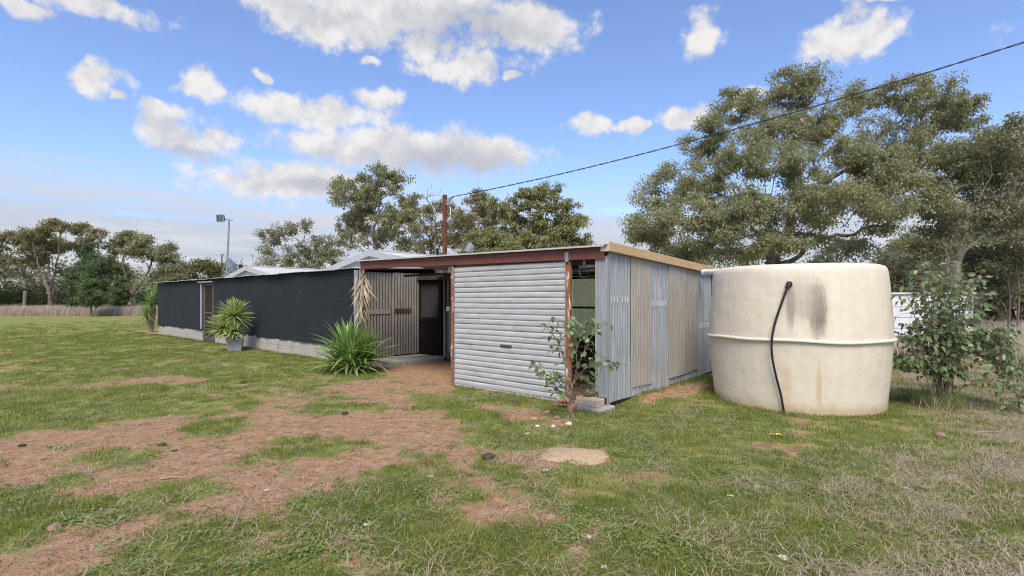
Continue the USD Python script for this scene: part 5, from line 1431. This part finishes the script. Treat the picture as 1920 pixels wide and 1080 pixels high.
def scatter(name, label, cat, protos, m, X, Y, S, rg, sink=0.0):
    path = f'/World/{name}'
    pi = UsdGeom.PointInstancer.Define(stage, path)
    for k, pm in enumerate(protos):
        usdkit.mesh(stage, f'{path}/{cat.replace(" ", "_")}_tuft' + (f'_{k:03d}' if k else ''), pm, m)
    pi.CreatePrototypesRel().SetTargets([Sdf.Path(f'{path}/{cat.replace(" ", "_")}_tuft' + (f'_{k:03d}' if k else '')) for k in range(len(protos))])
    n = len(X)
    Z = height(X, Y) - sink
    pi.CreatePositionsAttr(Vt.Vec3fArray.FromNumpy(np.stack([X, Y, Z], 1).astype(np.float32)))
    a = rg.uniform(0, 2 * np.pi, n) / 2
    q = np.zeros((n, 4), np.float16); q[:, 2] = np.sin(a); q[:, 3] = np.cos(a)      # imaginary xyz, real
    pi.CreateOrientationsAttr(Vt.QuathArray([Gf.Quath(float(w), 0, 0, float(z)) for z, w in zip(np.sin(a), np.cos(a))]))
    pi.CreateScalesAttr(Vt.Vec3fArray.FromNumpy((np.asarray(S)[:, None] * np.ones((1, 3))).astype(np.float32)))
    pi.CreateProtoIndicesAttr(Vt.IntArray.FromNumpy(rg.integers(0, len(protos), n).astype(np.int32)))
    return tag(pi, label, cat, kind='stuff')


def sample(n, r0, r1, rg, a0=-50, a1=50, power=1.0):
    """Random ground points in a wedge; power 1 = even in distance (denser nearby), 0.5 = even over the area."""
    A = np.radians(rg.uniform(a0, a1, n)); u = rg.uniform(0, 1, n)
    D = r0 + (r1 - r0) * u ** power
    return D * np.sin(A), D * np.cos(A)


def keep_off(X, Y):
    lx, ly = to_local(X, Y)
    m = (lx > XE - 0.1) & (lx < XR + 0.02) & (ly > 0.02) & (ly < 4.9)
    m |= (lx > -25.5) & (lx < XE) & (ly > 0.46) & (ly < 12)
    m |= np.hypot(X - tc[0], Y - tc[1]) < 1.13
    return ~m


rg = np.random.default_rng(41)
X, Y = sample(75000, 2.2, 46, rg, power=1.35)
c, d = cover(X, Y), dryness(X, Y)
k = (rg.uniform(0, 1, len(X)) < smooth(c, 0.32, 0.85) * (1.0 - 0.55 * smooth(d, 0.35, 0.85)) * (1 - 0.85 * smooth(np.hypot(X, Y), 18, 46))) & keep_off(X, Y)
X, Y, c, d = X[k], Y[k], c[k], d[k]
ra_ = rg.uniform(0, 2 * np.pi, 420); rd_ = 1.145 + 0.16 * rg.uniform(0, 1, 420) ** 2
ex, ey = [tc[0] + rd_ * np.cos(ra_)], [tc[1] + rd_ * np.sin(ra_)]
for q0, q1, n_ in (((0.66, 0.1), (0.70, 4.8), 120), ((-2.4, -0.10), (-0.1, -0.12), 60), ((-21.6, 0.42), (-7.0, 0.42), 420)):
    t_ = rg.uniform(0, 1, n_); w_ = W(0, 0)
    lx_ = q0[0] + (q1[0] - q0[0]) * t_ + rg.normal(0, 0.02, n_); ly_ = q0[1] + (q1[1] - q0[1]) * t_ + rg.normal(0, 0.02, n_)
    ex.append(ORI[0] + AX[0] * lx_ + AY[0] * ly_); ey.append(ORI[1] + AX[1] * lx_ + AY[1] * ly_)
ex, ey = np.concatenate(ex), np.concatenate(ey)
X, Y = np.concatenate([X, ex]), np.concatenate([Y, ey]); c = np.concatenate([c, np.full(len(ex), 1.0)])
D = np.hypot(X, Y)
S = rg.uniform(0.5, 1.0, len(X)) ** 1.0 * np.where(rg.uniform(0, 1, len(X)) < 0.07, 1.7, 1.0) * (0.5 + 0.5 * c) * np.clip(0.75 + D / 26, 0.8, 1.9)
scatter('grass', 'short green paddock grass growing in tufts and patches', 'grass', [tuft(26, 0.11, 0.046, 0.0055, np.random.default_rng(100 + i), 1.0) for i in range(8)], M['grass'], X, Y, S, rg)
X, Y = sample(26000, 2.2, 16, rg, power=1.15)
c, d = cover(X, Y), dryness(X, Y)
n3 = meshkit.fbm(np.stack([X * 1.7, Y * 1.7, X * 0 + 31], -1), 3, 77)
k = (rg.uniform(0, 1, len(X)) < 0.55 * smooth(c + (n3 - 0.5) * 1.2, 0.35, 0.9) * smooth(n3, 0.46, 0.70) * (1 - 0.7 * smooth(d, 0.4, 0.8)) + 0.035 * (c < 0.5)) & keep_off(X, Y)
X, Y = X[k], Y[k]
scatter('weeds', 'low broad-leaved green weeds among the grass and bare soil', 'weeds', [weed(12, 0.075, 0.026, np.random.default_rng(200 + i)) for i in range(6)], M['weed'], X, Y, rg.uniform(0.6, 1.25, len(X)), rg)
X, Y = sample(22000, 2.2, 15, rg, power=1.1)
c, d = cover(X, Y), dryness(X, Y)
k = (rg.uniform(0, 1, len(X)) < smooth(d, 0.25, 0.85) * smooth(c, 0.2, 0.6) * 0.75 + 0.07) & keep_off(X, Y)
X, Y = X[k], Y[k]
scatter('fallen_straw', 'pale dry straw and dead grass stalks lying on the grass', 'straw', [straw(20, 0.15, 0.12, 0.0026, np.random.default_rng(300 + i)) for i in range(7)], M['litter_straw'], X, Y, rg.uniform(0.6, 1.35, len(X)), rg)
X, Y = sample(9000, 2.2, 13, rg, power=1.1)
c = cover(X, Y)
k = (rg.uniform(0, 1, len(X)) < 0.75 * smooth(0.85 - c, 0.1, 0.6) + 0.03) & keep_off(X, Y)
X, Y = X[k], Y[k]


def crumbs(n, rad, seed):
    g_ = np.random.default_rng(seed); b = MB()
    for i in range(n):
        a, q = g_.uniform(0, 6.28), rad * math.sqrt(g_.uniform())
        v, f = rock(g_.uniform(0.002, 0.007) * (1.6 if i == 0 else 1), seed * 31 + i, 0.6, 1)
        b.add(v + np.array([q * math.cos(a), q * math.sin(a), 0.003]), f)
    return b.mesh()


M['crumb'] = mat('soil_crumb', (0.22, 0.13, 0.085), (0.52, 0.39, 0.29), rough=0.95, island=True, vary=0.2)
scatter('soil_crumbs', 'small crumbs of soil and grit strewn over the bare red earth', 'soil', [crumbs(7, 0.12, 600 + i) for i in range(5)], M['crumb'], X, Y, rg.uniform(0.5, 1.3, len(X)), rg)
# long dry grass band on the left and around the right hand trees
A1 = np.radians(rg.uniform(-52, -32, 9000)); D1_ = rg.uniform(48, 64, 9000) / np.cos(A1)
X, Y = D1_ * np.sin(A1), D1_ * np.cos(A1)
A2 = np.radians(rg.uniform(33, 52, 5000)); D2_ = rg.uniform(17, 50, 5000)
X2, Y2 = D2_ * np.sin(A2), D2_ * np.cos(A2)
X, Y = np.concatenate([X, X2]), np.concatenate([Y, Y2])
S = np.concatenate([rg.uniform(0.6, 1.25, len(A1)), rg.uniform(0.35, 0.8, len(A2))])
scatter('long_dry_grass', 'tall pale dry grass along the paddock edge', 'dry grass', [tuft(46, 0.4, 0.85, 0.022, np.random.default_rng(400 + i), 0.5) for i in range(5)], M['dry_grass'], X, Y, S, rg)
# tuft at the foot of the big sapling
ft = thing('grass_tussock', 'dark wiry grass tussock round the foot of the big sapling', 'grass tussock', (s2p[0], s2p[1], 0))
part('blades', tuft(420, 0.26, 0.34, 0.005, np.random.default_rng(500), 1.1), M['weed'], ft)
part('dead_blades', tuft(200, 0.34, 0.2, 0.006, np.random.default_rng(501), 1.6), M['litter_straw'], ft)
